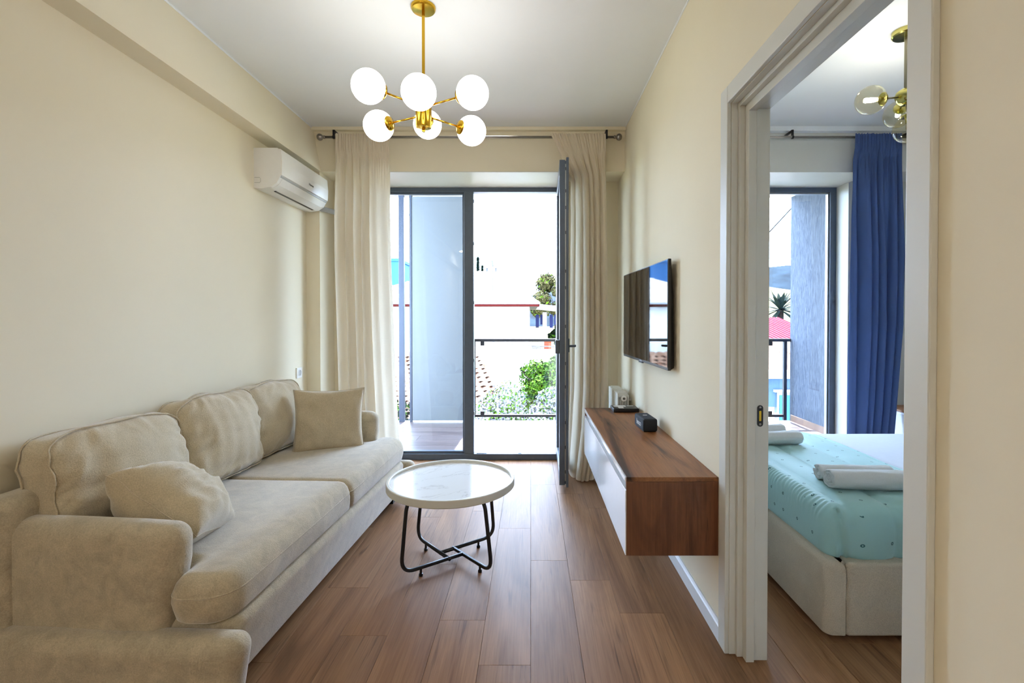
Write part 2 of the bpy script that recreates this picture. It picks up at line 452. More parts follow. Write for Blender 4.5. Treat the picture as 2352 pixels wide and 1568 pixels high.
# party wall: living side and bedroom side are one wall with two paints
wr = G().box(XR, (XR+XB)/2, YB-.2, DYn, -.12, ZC).box(XR, (XR+XB)/2, DYf, YO, -.12, ZC).box(XR, (XR+XB)/2, DYn, DYf, DZ, ZC)
wr.obj('wall_right', 'wall_paint', kind='structure')
wb = G().box((XR+XB)/2, XB, -.5, DYn, -.12, ZC).box((XR+XB)/2, XB, DYf, YO, -.12, ZC).box((XR+XB)/2, XB, DYn, DYf, DZ, ZC)
wb.obj('wall_bedroom_left', 'wall_paint_bedroom', kind='structure')
WX0, WX1 = -1.40, .285                         # living window opening
G().box(-1.70, WX0, YW, YO, -.1, ZBEAM).box(WX1, XR, YW, YO, -.1, ZBEAM).box(XL, XR, 3.925, YO, ZBEAM, ZC).obj('wall_far', 'wall_paint', kind='structure')
BX0, BX1 = 1.30, 2.75
G().box(XB, BX0, YW, YO, -.1, ZBEAM).box(BX1, XE, YW, YO, -.1, ZBEAM).box(XB, XE, 3.925, YO, ZBEAM, ZC).obj('wall_bedroom_far', 'wall_paint_bedroom', kind='structure')
G().box(XE, XE+.2, -.5, YO, -.12, ZC).obj('wall_bedroom_right', 'wall_paint_bedroom', kind='structure')
G().box(XB, XE, YN-.2, YN, -.12, ZC).obj('wall_bedroom_back', 'wall_paint_bedroom', kind='structure')
# ceiling beam along the sofa wall, cornice strips at the window wall
G().prism([(XL, ZC), (XL, ZBEAM), (-1.685, ZBEAM), (-1.745, ZC)], 1, YB, 3.925).obj('trim_1', 'wall_paint', kind='structure')
G().bbox(-1.745, XR, 3.885, 3.925, 2.774, ZC, .002).obj('trim_2', 'wall_paint', kind='structure')
G().bbox(XB, XE, 3.875, 3.925, 2.762, ZC, .002).obj('trim_3', 'ceiling_paint', kind='structure')
G().tube([(-1.743, YB, ZC-.004), (-1.743, 3.885, ZC-.004)], .006, 6).obj('trim_4', 'ceiling_paint', kind='structure')
G().tube([(XR-.002, DY1, ZC-.003), (XR-.002, 3.885, ZC-.003)], .005, 6).obj('trim_5', 'ceiling_paint', kind='structure')
G().box(WX0, WX1, 3.9252, YF, ZBEAM-.006, ZBEAM).obj('trim_6', 'trim_white', kind='structure')
G().box(BX0, BX1, 3.9252, YF, ZBEAM-.006, ZBEAM).box(BX1-.006, BX1, YW-.001, YF, 0, ZBEAM-.006).obj('trim_7', 'trim_white', kind='structure')
def baseboard(name, x, sgn, y0, y1):
    prof = [(x, 0), (x+sgn*.014, 0), (x+sgn*.014, .060), (x+sgn*.010, .066), (x+sgn*.006, .075), (x, .075)]
    G().prism(prof, 1, y0, y1).obj(name, 'baseboard_white', kind='structure')
baseboard('baseboard_right', XR, -1, 1.905, YW)
baseboard('baseboard_left', XL, 1, YB, 3.935)
baseboard('baseboard_right_near', XR, -1, YB, .895)

# ------------------------------------------------------------------ bedroom doorway
door = thing('door_1', (XR, 1.4, 0), None, None, kind='structure')
tag(door, 'white painted doorway frame between living room and bedroom')
steps = [(XR+.0005, .780, 0.0), (.780, .801, .015), (.801, .831, .045), (.831, .885, .034)]
def jamb_boxes(far):
    g = G()
    for x0, x1, st in steps:
        if far: g.bbox(x0, x1, DY1-st, DY1+.003, 0, DZ-st, .0012)
        else: g.bbox(x0, x1, DY0-.003, DY0+st, 0, DZ-st, .0012)
    return g
jamb_boxes(True).obj('jamb', 'trim_white', door)
jamb_boxes(False).obj('jamb', 'trim_white', door)
g = G()
for x0, x1, st in steps: g.bbox(x0, x1, DY0-.003, DY1+.003, DZ-st-.001, DZ+.003, .0012)
g.obj('door_head', 'trim_white', door)
G().bbox(.739, XR, DY1+.0005, DY1+.065, 0, DZ+.065, .003).obj('casing', 'trim_white', door)
G().bbox(.739, XR, DY0-.062, DY0-.0005, 0, DZ+.065, .003).obj('casing', 'trim_white', door)
G().bbox(.739, XR, DY0, DY1, DZ+.0005, DZ+.065, .003).obj('casing', 'trim_white', door)
G().bbox(XB, XB+.012, DY1-.03, DY1+.06, 0, DZ+.03, .002).obj('casing', 'trim_white', door)
yf = DY1-.034
pl = G().prism(round_poly([(.842, .877), (.864, .877), (.864, .957), (.842, .957)], .0108, 5), 1, yf-.0015, yf+.0005).obj('strike_plate', 'black_metal', door)
tag(pl, 'black strike plate with brass slot')
G().prism(round_poly([(.849, .898), (.857, .898), (.857, .936), (.849, .936)], .002), 1, yf-.0022, yf-.001).obj('latch_slot', 'brass', pl)
for z in (.886, .948): G().lathe((.853, yf-.001, z), [(.0042, 0), (.0042, -.001), (.002, -.0018)], (0, 1, 0), 12).obj('screw', 'brushed_steel', pl)

# ------------------------------------------------------------------ living room window and balcony door
win = thing('window_1', (-.5, YF, 0), None, None, kind='structure')
tag(win, 'dark grey framed window beside an inward open balcony door')
ZT = ZBEAM
g = G()
g.bbox(WX0, WX1, YF, YF+.07, ZT-.045, ZT, .003)           # head
g.bbox(WX0, WX1, YF-.005, YF+.07, 0, .055, .003)            # sill
g.bbox(WX0, WX0+.05, YF, YF+.07, .055, ZT-.045, .003)
g.bbox(WX1-.055, WX1, YF, YF+.07, .055, ZT-.045, .003)
g.obj('frame', 'window_frame', win)
G().bbox(-.600, -.513, YF-.004, YF+.07, .055, ZT-.045, .003).obj('mullion', 'window_frame', win)
g = G()
for a, b, c, d in ((WX0+.05, -.6, .055, .075), (WX0+.05, -.6, ZT-.063, ZT-.045)): g.bbox(a, b, YF+.018, YF+.055, c, d, .002)
for a, b in ((WX0+.05, WX0+.066), (-.616, -.6)): g.bbox(a, b, YF+.018, YF+.055, .075, ZT-.063, .002)
g.obj('glazing_bead', 'window_frame', win)
G().box(WX0+.06, -.61, YF+.034, YF+.040, .07, ZT-.058).obj('glass_pane', 'window_glass', win)
for z in (.42, .9, 1.42, 1.95, 2.33): G().bbox(-.5125, -.507, YF+.002, YF+.02, z-.014, z+.014, .001).obj('strike_plate', 'metal_strip', win)
g = G().bbox(-.49, -.40, YF+.012, YF+.03, .0545, .060, .001).obj('sill_keeper', 'metal_strip', win)
G().bbox(-.115, -.085, YF+.012, YF+.03, .0545, .060, .001).obj('sill_keeper', 'metal_strip', win)
# the open leaf: built along -y from the hinge, then turned a little about it
HX, HY, LW = .232, YF-.012, .835
ang = math.radians(1.6)
R_ = Matrix.Translation((HX, HY, 0)) @ Matrix.Rotation(-ang, 4, 'Z')
def leafmap(p): return R_ @ p
L0, L1 = .062, 2.425
leaf = thing('balcony_door_leaf', (HX, HY, L0), None, None); leaf.parent = win; leaf.matrix_parent_inverse = world_of(win).inverted()
def frame_bars(g, y0, y1, z0, z1, wd, x0, x1, b=.002):
    g.bbox(x0, x1, y0, y0+wd, z0, z1, b); g.bbox(x0, x1, y1-wd, y1, z0, z1, b)
    g.bbox(x0, x1, y0+wd, y1-wd, z0, z0+wd, b); g.bbox(x0, x1, y0+wd, y1-wd, z1-wd, z1, b)
g = G(); frame_bars(g, -LW, 0, L0, L1, .075, 0.0, .040); frame_bars(g, -LW-.012, -.0, L0-.012, L1+.014, .07, .048, .066); frame_bars(g, -LW+.006, -.006, L0+.006, L1-.006, .06, .040, .048)
g.map(leafmap).obj('leaf_frame', 'window_frame', leaf)
G().box(.018, .024, -LW+.06, -.06, L0+.06, L1-.06).map(leafmap).obj('leaf_glass', 'window_glass', leaf)
G().box(.0395, .0485, -LW+.0035, -LW+.0065, L0+.03, L1-.03).bbox(.040, .048, -LW-.001, -LW+.004, L0+.04, L1-.03, .0008).map(leafmap).obj('lock_strip', 'metal_strip', leaf)
for z in (.16, .34, .52, .78, .95, 1.22, 1.5, 1.62, 1.9, 2.08, 2.2, 2.36):
    G().bbox(.0415, .0465, -LW-.0025, -LW+.001, z-.012, z+.012, .0006).map(leafmap).obj('lock_slot', 'black_metal', leaf)
h = G().bbox(.066, .074, -LW+.022, -LW+.050, 1.03, 1.13, .003).map(leafmap).obj('handle', 'window_frame', leaf)
G().tube(smooth_path([(.070, -LW+.036, 1.075), (.115, -LW+.036, 1.075), (.122, -LW+.14, 1.072)], .02), .009).map(leafmap).obj('lever', 'window_frame', h)
G().bbox(-.030, 0, -LW+.012, -LW+.055, 1.02, 1.12, .003).map(leafmap).obj('outer_pull', 'window_frame', leaf)

# bedroom window
win2 = thing('window_2', (2.0, YF, 0), None, None, kind='structure')
tag(win2, 'dark grey framed balcony window of the bedroom')
g = G(); g.bbox(BX0, BX1, YF, YF+.07, ZT-.045, ZT, .003); g.bbox(BX0, BX1, YF, YF+.07, 0, .055, .003)
g.bbox(BX0, BX0+.05, YF, YF+.07, .055, ZT-.045, .003); g.bbox(BX1-.058, BX1, YF, YF+.07, .055, ZT-.045, .003)
g.obj('frame', 'window_frame', win2)
G().bbox(1.98, 2.05, YF, YF+.07, .055, ZT-.045, .003).obj('mullion', 'window_frame', win2)
g = G(); g.bbox(2.05, BX1-.058, YF+.02, YF+.055, ZT-.060, ZT-.045, .002); g.bbox(BX1-.071, BX1-.058, YF+.02, YF+.055, .055, ZT-.06, .002)
g.obj('glazing_bead', 'metal_strip', win2)
G().box(2.05, BX1-.06, YF+.034, YF+.040, .055, ZT-.05).obj('glass_pane', 'window_glass', win2)
G().box(BX0+.05, 1.98, YF+.034, YF+.040, .055, ZT-.045).obj('glass_pane', 'window_glass', win2)

# ------------------------------------------------------------------ balcony
bal = G().box(-3.0, 3.5, YF+.08, 6.135, -.30, -.012).obj('balcony_floor', 'balcony_white', kind='structure')
tag(bal, 'balcony floor of pale wood-look tiles')
tile_mesh = {}
ty = YF+.10
r_ = 0
while ty < 6.04:
    y1 = min(ty+.2, 6.055); x = -3.0+random.choice((0, .3, .6, .9))-1.2
    while x < 3.25:
        a, b = max(x, -3.0), min(x+1.2, 3.25)
        if b-a > .02:
            key = (round(b-a, 3), round(y1-ty, 3))
            if key not in tile_mesh:
                o = G().bbox(-(b-a)/2+.0012, (b-a)/2-.0012, -(y1-ty)/2+.0012, (y1-ty)/2-.0012, -.012, 0, .0014).obj('tile', 'balcony_tile'); tile_mesh[key] = o.data
            else:
                o = bpy.data.objects.new('tile', tile_mesh[key]); C.objects.link(o)
            o.location = ((a+b)/2, (ty+y1)/2, 0); o.parent = bal
        x += 1.2
    ty += .2
G().box(-3.0, 3.6, YO, 6.12, 2.785, 2.95).obj('balcony_ceiling', 'balcony_ceiling', kind='structure')
G().box(3.25, 3.5, YO, 6.10, -.3, 2.785).obj('wall_balcony_end', 'scratch_plaster', kind='structure')
g = G().bbox(3.238, 3.25, YO+.02, 6.06, 0, .075, .001).obj('baseboard_balcony', 'skirting_tile', kind='structure')
scr = thing('balcony_screen', (-1.1, 6.0, 0), 'tall white privacy panel between dark posts on the balcony', 'screen')
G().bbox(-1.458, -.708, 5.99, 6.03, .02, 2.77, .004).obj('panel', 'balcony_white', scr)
G().bbox(-1.490, -1.460, 5.985, 6.045, 0, 2.785, .003).obj('post', 'post_grey', scr)
G().bbox(-1.622, -1.558, 5.985, 6.045, 0, 2.785, .003).obj('post', 'post_grey', scr)
for z in (.05, .55, 1.05, 1.55, 2.05, 2.55): G().bbox(-1.503, -1.490, 6.005, 6.03, z-.012, z+.012, .002).obj('clip', 'metal_strip', scr)
rail = thing('balcony_railing', (1.2, 6.1, 0), 'black metal balcony railing with clear glass panels', 'railing')
G().bbox(-.725, 3.248, 6.075, 6.125, .985, 1.022, .003).obj('handrail', 'rail_metal', rail)
G().bbox(-.725, 3.17, 6.085, 6.115, .040, .072, .003).obj('bottom_rail', 'rail_metal', rail)
for x in (-.71, 1.27, 3.185): G().bbox(x-.02, x+.02, 6.08, 6.12, 0.0 if x > 3 else .072, .985, .003).obj('post', 'rail_metal', rail)
for x0, x1 in ((-.66, 1.22), (1.32, 3.12)):
    G().box(x0, x1, 6.097, 6.103, .09, .965).obj('glass_panel', 'window_glass', rail)
for x in (-.605, 1.1, 1.45, 3.0):
    G().bbox(x-.025, x+.025, 6.085, 6.115, .935, .985, .003).obj('clamp', 'rail_metal', rail)
    G().bbox(x-.025, x+.025, 6.085, 6.115, .072, .115, .003).obj('clamp', 'rail_metal', rail)

# ------------------------------------------------------------------ sofa
TH = math.radians(2.5); P0 = Vector((-1.795, 1.56, 0))
def S(p):
    u, v, z = p
    return Vector((P0.x + u*math.cos(TH) + v*math.sin(TH), P0.y - u*math.sin(TH) + v*math.cos(TH), z))
sofa = thing('sofa', S((.45, 1.0, 0)), 'long beige fabric sofa against the plain wall', 'sofa')
def lean(amount, z0, u0):
    def fn(p, n):
        q = p.copy()
        if p.x > u0: q.x += (p.z-z0)*amount*min(1, (p.x-u0)/.2)
        return q
    return fn
G().rbox(.03, .80, .035, 1.815, .045, .308, .045, 4, (6, 10, 3), lean(.24, .05, .4)).map(S).obj('base_front', 'sofa_fabric', sofa, 'auto')
for a, b in ((-.065, .055), (1.798, 1.92)):
    G().rbox(.02, .885, a, b, .045, .290, .055, 5, (6, 2, 2), lean(.16, .1, .4)).map(S).obj('base_side', 'sofa_fabric', sofa, True)
def armfn(p, n):
    q = p.copy()
    k = max(0, (p.x-.38)/.3)
    q.x += -max(0, .50-p.z)*.20*k
    if p.z > .5: q.z -= .02*max(0, (p.x-.45)/.3)**2
    q.y += .006*math.sin(p.x*9)
    return q
for a, b, zt_ in ((0.0, .115, .620), (1.748, 1.863, .648)):
    G().rbox(.07, .672, a, b, .20, zt_, .055, 6, (5, 2, 4), armfn).map(S).obj('armrest', 'sofa_fabric', sofa, True)
G().rbox(.0, .125, -.03, 1.89, .06, .70, .05, 4, (1, 8, 4)).map(S).obj('back_frame', 'sofa_fabric', sofa, True)
prof = [(.05, .300), (.022, .304), (.006, .318), (0, .345), (-.004, .375), (0, .405), (.008, .428), (.022, .446), (.042, .456), (.056, .459)]
o1 = round_poly([(.13, .112), (.635, .112), (.645, -.015), (.845, .0), (.845, .972), (.13, .972)], [.06, .03, .075, .10, .062, .06], 10)
o2 = round_poly([(.13, .918), (.845, .918), (.845, 1.865), (.645, 1.88), (.635, 1.745), (.13, 1.745)], [.06, .062, .10, .075, .03, .06], 10)
def soft(p):
    d = noise.noise(Vector((p.x*5, p.y*5, p.z*9)))*.006
    return Vector((p.x+d, p.y+d*.5, p.z+d*.6))
for o_ in (o1, o2):
    # dense outline so the soft displacement shows
    dense = []
    for i in range(len(o_)):
        a, b = Vector(o_[i]), Vector(o_[(i+1) % len(o_)]); n_ = max(1, int((b-a).length/.04))
        for j in range(n_): dense.append(tuple(a.lerp(b, j/n_)))
    c_ = G().slab(dense, prof, soft).map(S).obj('seat_cushion', 'sofa_fabric', sofa, True)
    P = [Vector((*q, 0)) for q in dense]; seam = []
    for i in range(len(P)):
        seam.append(S(soft(Vector((P[i].x, P[i].y, .398)))))
    G().tube(seam, .0032, 6, True).obj('piping', 'sofa_fabric', c_, True)
for u, v in ((.12, .05), (.12, 1.8), (.74, .02), (.74, 1.84)):
    G().bbox(u-.03, u+.03, v-.03, v+.03, 0, .05, .004).map(S).obj('leg', 'black_plastic', sofa)

# loose back cushions, boxed with piping
def back_cushion(v0, v1, u_bot, tilt, h, seed, label, zb=.452, yaw=0.0, th=.155):
    wd = v1-v0
    def fn(p, n):
        s_, t_ = (p.y)/(wd/2), (p.z-h/2)/(h/2)
        puff = max(0, (1-s_**2)*(1-t_**2))
        q = p.copy(); q.x += (.062 if p.x > 0 else .02)*puff*(p.x/(th/2))
        e = max(abs(s_), abs(t_))
        wr_ = noise.noise(Vector((p.y*16+seed*7, p.z*5, seed)))*.016 + noise.noise(Vector((p.y*6, p.z*20+seed*3, seed+5)))*.013
        wr_ += .007*math.sin(26*(abs(s_)+.6*t_)+5*noise.noise(Vector((s_*2.5, t_*2.5, seed))))*max(0, e-.35)
        q.x += wr_*(.35+.65*e**2)
        q.z += noise.noise(Vector((p.y*7+seed, seed*2.0, p.x*9)))*.020*max(0, t_) - .006*s_**2*max(0, t_)
        q.z += .006*(1-s_**2)*max(0, t_)
        q.y += noise.noise(Vector((p.z*8, seed*3.1, p.x*6)))*.014*s_ - .016*s_*abs(t_)**3
        q.z -= .012*abs(s_)**5*max(0, t_)
        q.x *= 1-.25*abs(s_*t_)**3
        return q
    ct, st = math.cos(tilt), math.sin(tilt); cy_, sy_ = math.cos(yaw), math.sin(yaw)
    def place(p):
        x = p.x-th/2; z = p.z
        xr = x*ct - z*st; zr = x*st + z*ct
        y = p.y
        return S((u_bot + xr*cy_ - y*sy_, (v0+v1)/2 + xr*sy_ + y*cy_, zb + zr + th*st))
    base = place(Vector((0, 0, 0)))
    t_ = thing('back_cushion', (base.x, base.y, zb), label, 'cushion', 'loose back cushions of the sofa')
    G().rbox(-th/2, th/2, -wd/2, wd/2, 0, h, .045, 4, (3, 34, 30), fn).map(place).obj('cover', 'sofa_pillow', t_, True)
    for xs in (-th/2+.018, th/2-.018):
        rect = round_poly([(-wd/2, 0), (wd/2, 0), (wd/2, h), (-wd/2, h)], .05, 6); path = []
        for i in range(len(rect)):
            a, b = Vector(rect[i]), Vector(rect[(i+1) % len(rect)]); n_ = max(1, int((b-a).length/.03))
            for j in range(n_):
                q = a.lerp(b, j/n_); p = Vector((xs, q.x*1.0, q.y)); nn = Vector((0, 1 if q.x > 0 else -1, 0))
                path.append(place(fn(p, nn)))
        G().tube(path, .0036, 6, True).obj('piping', 'sofa_pillow', t_, True)
back_cushion(1.19, 1.765, .215, math.radians(10), .415, 3.3, 'beige back cushion partly behind the square pillow by the far armrest')
back_cushion(.655, 1.215, .245, math.radians(10), .425, 2.1, 'middle one of the three beige back cushions on the sofa', yaw=math.radians(-2))
back_cushion(.085, .680, .225, math.radians(9), .395, 1.2, 'wrinkled beige back cushion with piped side resting behind the near armrest', zb=.458)

# throw pillows
def pillow(name, origin, ax, ay, w_, h_, th, seed, label, crease=1.0):
    ax = Vector(ax).normalized(); ay = (Vector(ay)-ax*Vector(ay).dot(ax)).normalized(); an = ax.cross(ay)
    n = 36; V = []; Fc = []; idx = {}
    def pt(i, j, side):
        s_, t_ = 2*i/n-1, 2*j/n-1
        edge = i in (0, n) or j in (0, n)
        k = (i, j, 0 if edge else side)
        if k in idx: return idx[k]
        x = s_*(1-.085*(1-t_**2)**1.0*abs(s_)**3); y = t_*(1-.085*(1-s_**2)*abs(t_)**3)
        T = (max(0, (1-s_**2))*max(0, (1-t_**2)))**.42
        wr_ = noise.noise(Vector((s_*3.2+seed, t_*3.2, seed*1.7+side)))*.10 + math.sin(8*(s_*t_)*3+seed)*.05*(abs(s_*t_))
        wr_ += noise.noise(Vector((s_*9+seed, t_*2.5, seed+side)))*.10*crease
        z = side*th/2*T*(1+wr_)
        z += .012*noise.noise(Vector((s_*2, t_*2, seed)))
        p = Vector(origin) + ax*(x*w_/2) + ay*(y*h_/2) + an*z
        idx[k] = len(V); V.append(p); return idx[k]
    for side in (1, -1):
        for i in range(n):
            for j in range(n):
                q = (pt(i, j, side), pt(i+1, j, side), pt(i+1, j+1, side), pt(i, j+1, side))
                Fc.append(q if side > 0 else q[::-1])
    g = G().add(V, Fc)
    lo = min(V, key=lambda p: p.z)
    t_ = thing(name, (origin[0], origin[1], lo.z), label, 'pillow', 'throw pillows on the sofa')
    g.obj('cover', 'sofa_pillow', t_, True)
    path = [V[idx[(i, 0, 0)]] for i in range(n)]+[V[idx[(n, j, 0)]] for j in range(n)]+[V[idx[(n-i, n, 0)]] for i in range(n)]+[V[idx[(0, n-j, 0)]] for j in range(n)]
    G().tube(path, .0018, 6, True).obj('seam', 'sofa_pillow', t_, True)
A = Vector((-1.385, 1.675, .685)); B = Vector((-1.062, 1.68, .462)); W_ = Vector((-.25, .33, .005))
pillow('throw_pillow', (A+B)/2+W_/2, B-A, W_, .375, .39, .27, 4.0, 'plump beige pillow leaning over the near armrest')
c4 = [px(680, 903, 3.06), px(819, 905, 3.16), px(832, 1018, 3.18), px(677, 1040, 2.97)]
ctr = sum(c4, Vector())/4
pillow('throw_pillow', ctr+Vector((0, .01, 0)), (c4[1]+c4[2]-c4[0]-c4[3]), (c4[0]+c4[1]-c4[2]-c4[3]), .425, .40, .13, 9.0, 'square beige pillow standing beside the far armrest', .4)

# ------------------------------------------------------------------ coffee table
TX, TY, TR, TZ = -.418, 2.555, .332, .442
tab = thing('coffee_table', (TX, TY, 0), 'round white tray-top coffee table on black bent rod legs', 'table')
pr = [(TR-.03, TZ-.040), (TR-.006, TZ-.040), (TR, TZ-.035), (TR, TZ-.003), (TR-.003, TZ), (TR-.014, TZ), (TR-.017, TZ-.003), (TR-.017, TZ-.014), (TR-.03, TZ-.0145)]
G().lathe((TX, TY, 0), pr, n=72).obj('rim', 'trim_white', tab, 'auto')
G().lathe((TX, TY, 0), [(TR-.018, TZ-.038), (TR-.018, TZ-.014), (.2, TZ-.0138), (.01, TZ-.0138)], n=72).obj('tabletop', 'marble', tab, 'auto')
rt, rb, zb, off = .255, .285, .040, .045
base_ang = [math.radians(a) for a in (222, 318, 43, 137)]
for i, a in enumerate(base_ang):
    d = Vector((math.cos(a), math.sin(a), 0)); sd = Vector((-math.sin(a), math.cos(a), 0))
    c0 = Vector((TX, TY, 0))
    p = [c0+d*(rt-.13)+sd*0+Vector((0, 0, TZ-.048)), c0+d*rt+Vector((0, 0, TZ-.050)), c0+d*(rb+.012)+sd*.012+Vector((0, 0, zb)), c0+d*(-off)+sd*off+Vector((0, 0, zb))]
    G().tube(smooth_path(p, .075, 8), .0095, 10).obj('leg', 'black_metal', tab, True)
    q = c0+d*(rb-.09)+sd*(.012+.4*(off-.012))
    G().lathe((q.x, q.y, 0), [(.010, 0), (.010, .012), (.006, .014), (.006, zb-.004)], n=12).obj('foot', 'black_plastic', tab, 'auto')

# ------------------------------------------------------------------ chandelier
CX, CY_ = -.525, 2.40
ch = thing('chandelier', (CX, CY_, ZC), 'brass chandelier with six lit white globes', 'chandelier')
G().lathe((CX, CY_, ZC), [(.060, 0), (.060, -.010), (.055, -.017), (.012, -.021)], n=36).obj('canopy', 'brass', ch, 'auto')
G().lathe((CX, CY_, 0), [(.0075, 2.39), (.0075, ZC-.019)], n=14).obj('stem', 'brass', ch, 'auto')
G().lathe((CX, CY_, 0), [(.004, 2.205), (.036, 2.212), (.039, 2.218), (.039, 2.385), (.036, 2.391), (.012, 2.395)], n=28).obj('hub', 'brass', ch, 'auto')
G().lathe((CX, CY_, 0), [(.008, 2.192), (.009, 2.200), (.006, 2.208)], n=12).obj('finial', 'brass', ch, 'auto')
for k in range(6):
    a = math.radians(38+60*k); up = k % 2 == 1
    d = Vector((math.cos(a), math.sin(a), 0)); z = 2.335 if up else 2.262
    zh = 2.315 if up else 2.272
    g0 = Vector((CX, CY_, z))+d*.272
    arm_dir = (g0-Vector((CX, CY_, zh))).normalized()
    G().tube([Vector((CX, CY_, zh))+d*.03, g0-arm_dir*.078], .0048, 10).obj('arm', 'brass', ch, True)
    gl = G().sphere(g0, .076, 32, 20).obj('globe', 'opal_globe', ch, True)
    G().lathe(g0-arm_dir*.084, [(.005, -.006), (.012, 0), (.030, .006), (.036, .013), (.037, .018), (.030, .019)], arm_dir, 24).obj('globe_cap', 'brass', gl, 'auto')

# added fill lamps, unseen behind the camera, brightening the faces turned towards it
for x_, lab in ((-1.35, 'added round fill lamp behind the camera, sofa side'), (-.60, 'added round fill lamp behind the camera, doorway side')):
    kl = thing('fill_lamp', (x_, -2.0, ZC), lab, 'lamp', 'added fill lamps behind the camera')
    G().lathe((x_, -2.0, ZC), [(.26, 0), (.26, -.03), (.245, -.045), (.235, -.045), (.235, -.03)], n=40).obj('fill_lamp_base', 'white_plastic', kl, 'auto')
    G().lathe((x_, -2.0, ZC), [(.232, -.03), (.232, -.048), (.15, -.062), (.01, -.066)], n=40).obj('diffuser', 'fill_glow', kl, 'auto')

# ------------------------------------------------------------------ wall cabinet, television and what stands there
XC = XR-.001
cab = thing('wall_cabinet', ((.378+XC)/2, 2.7, .325), 'long floating wood cabinet with glossy white fronts under the television', 'cabinet')
CY0, CY1, CZ0, CZ1 = 1.948, 3.455, .325, .642
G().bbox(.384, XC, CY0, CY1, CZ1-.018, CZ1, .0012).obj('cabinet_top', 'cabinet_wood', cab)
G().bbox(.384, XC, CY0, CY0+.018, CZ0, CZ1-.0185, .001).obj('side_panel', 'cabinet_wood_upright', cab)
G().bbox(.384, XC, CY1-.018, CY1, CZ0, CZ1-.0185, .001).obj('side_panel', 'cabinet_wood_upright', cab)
G().bbox(.402, XC, CY0+.0185, CY1-.0185, CZ0, CZ0+.018, .001).box(XC-.012, XC-.002, CY0+.02, CY1-.02, CZ0+.02, CZ1-.02).box(.43, XC-.02, 2.69, 2.706, CZ0+.018, CZ1-.02).obj('carcass', 'white_lacquer', cab)
G().bbox(.404, .432, CY0+.019, CY1-.019, CZ1-.065, CZ1-.0195, .001).obj('grip_rail', 'metal_strip', cab)
G().bbox(.378, .3835, CY0, CY1, CZ1-.018, CZ1, .0008).obj('top_edge', 'white_lacquer', cab)
ym = (CY0+CY1)/2
for a, b in ((CY0+.001, ym-.0012), (ym+.0012, CY1-.001)):
    G().bbox(.380, .3985, a, b, CZ0+.002, CZ1-.052, .0012).obj('door_front', 'white_lacquer', cab)
tv = thing('television', (.72, 3.03, 1.01), 'black flat television mounted above the floating cabinet', 'television')
V0, V1, VZ0, VZ1, VX = 2.515, 3.53, 1.008, 1.588, .684
tvr = Matrix.Translation((.690, 3.02, 0)) @ Matrix.Rotation(math.radians(2.0), 4, 'Z') @ Matrix.Translation((-.684, -3.02, 0))
tvm = lambda p: tvr @ p
G().bbox(VX+.001, VX+.018, V0, V1, VZ0, VZ1, .003).map(tvm).obj('bezel', 'black_plastic', tv)
G().box(VX-.0004, VX+.001, V0+.006, V1-.006, VZ0+.016, VZ1-.006).map(tvm).obj('screen', 'tv_screen', tv)
G().loft([[Vector((VX+.018, y, z)) for y, z in ((V0+.004, VZ0+.004), (V1-.004, VZ0+.004), (V1-.004, VZ1-.01), (V0+.004, VZ1-.01))],
          [Vector((XC-.030, y, z)) for y, z in ((V0+.02, VZ0+.012), (V1-.02, VZ0+.012), (V1-.04, 1.40), (V0+.04, 1.40))]]).map(tvm).obj('back_cover', 'tv_back', tv)
G().bbox(VX-.001, VX+.012, 3.02, 3.10, VZ0-.007, VZ0+.001, .002).map(tvm).obj('sensor', 'black_plastic', tv)
G().bbox(VX-.0012, VX+.0005, 3.02, 3.075, VZ0+.004, VZ0+.011, .0003).map(tvm).obj('badge', 'metal_strip', tv)
G().bbox(XC-.030, XC-.001, 2.85, 3.2, 1.15, 1.4, .002).obj('wall_mount', 'black_metal', tv)

sp = thing('bluetooth_speaker', (.665, 2.81, CZ1), 'small black box speaker with white lettering on the wood cabinet', 'speaker')
rot = Matrix.Translation((.665, 2.81, 0)) @ Matrix.Rotation(math.radians(3), 4, 'Z')
G().rbox(-.041, .041, -.095, .095, CZ1+.002, CZ1+.074, .012, 3).map(lambda p: rot @ p).obj('body', 'speaker_cloth', sp, True)
G().bbox(-.034, .034, -.08, .08, CZ1, CZ1+.004, .001).map(lambda p: rot @ p).obj('rubber_base', 'black_plastic', sp)
mt = rot @ Matrix.Translation((-.0412, .0, CZ1+.037)) @ Matrix(((0, 0, -1, 0), (-1, 0, 0, 0), (0, 1, 0, 0), (0, 0, 0, 1)))
text_obj('lettering', 'hoco', .044, 'white_plastic', sp, mt)
G().bbox(-.012, .012, .012, .022, CZ1+.0738, CZ1+.0748, .0003).map(lambda p: rot @ p).obj('top_mark', 'white_plastic', sp)
st = thing('set_top_box', (.645, 3.35, CZ1), 'flat black set-top box at the radiator end of the cabinet', 'box')
G().rbox(.560, .735, 3.285, 3.425, CZ1, CZ1+.026, .006, 2).obj('case', 'black_plastic', st, 'auto')
for a, b, c, d in ((.575, .66, 3.36, 3.41), (.60, .635, 3.305, 3.352), (.672, .715, 3.385, 3.40)):
    G().box(a, b, c, d, CZ1+.0255, CZ1+.0266).obj('sticker', 'white_plastic', st)

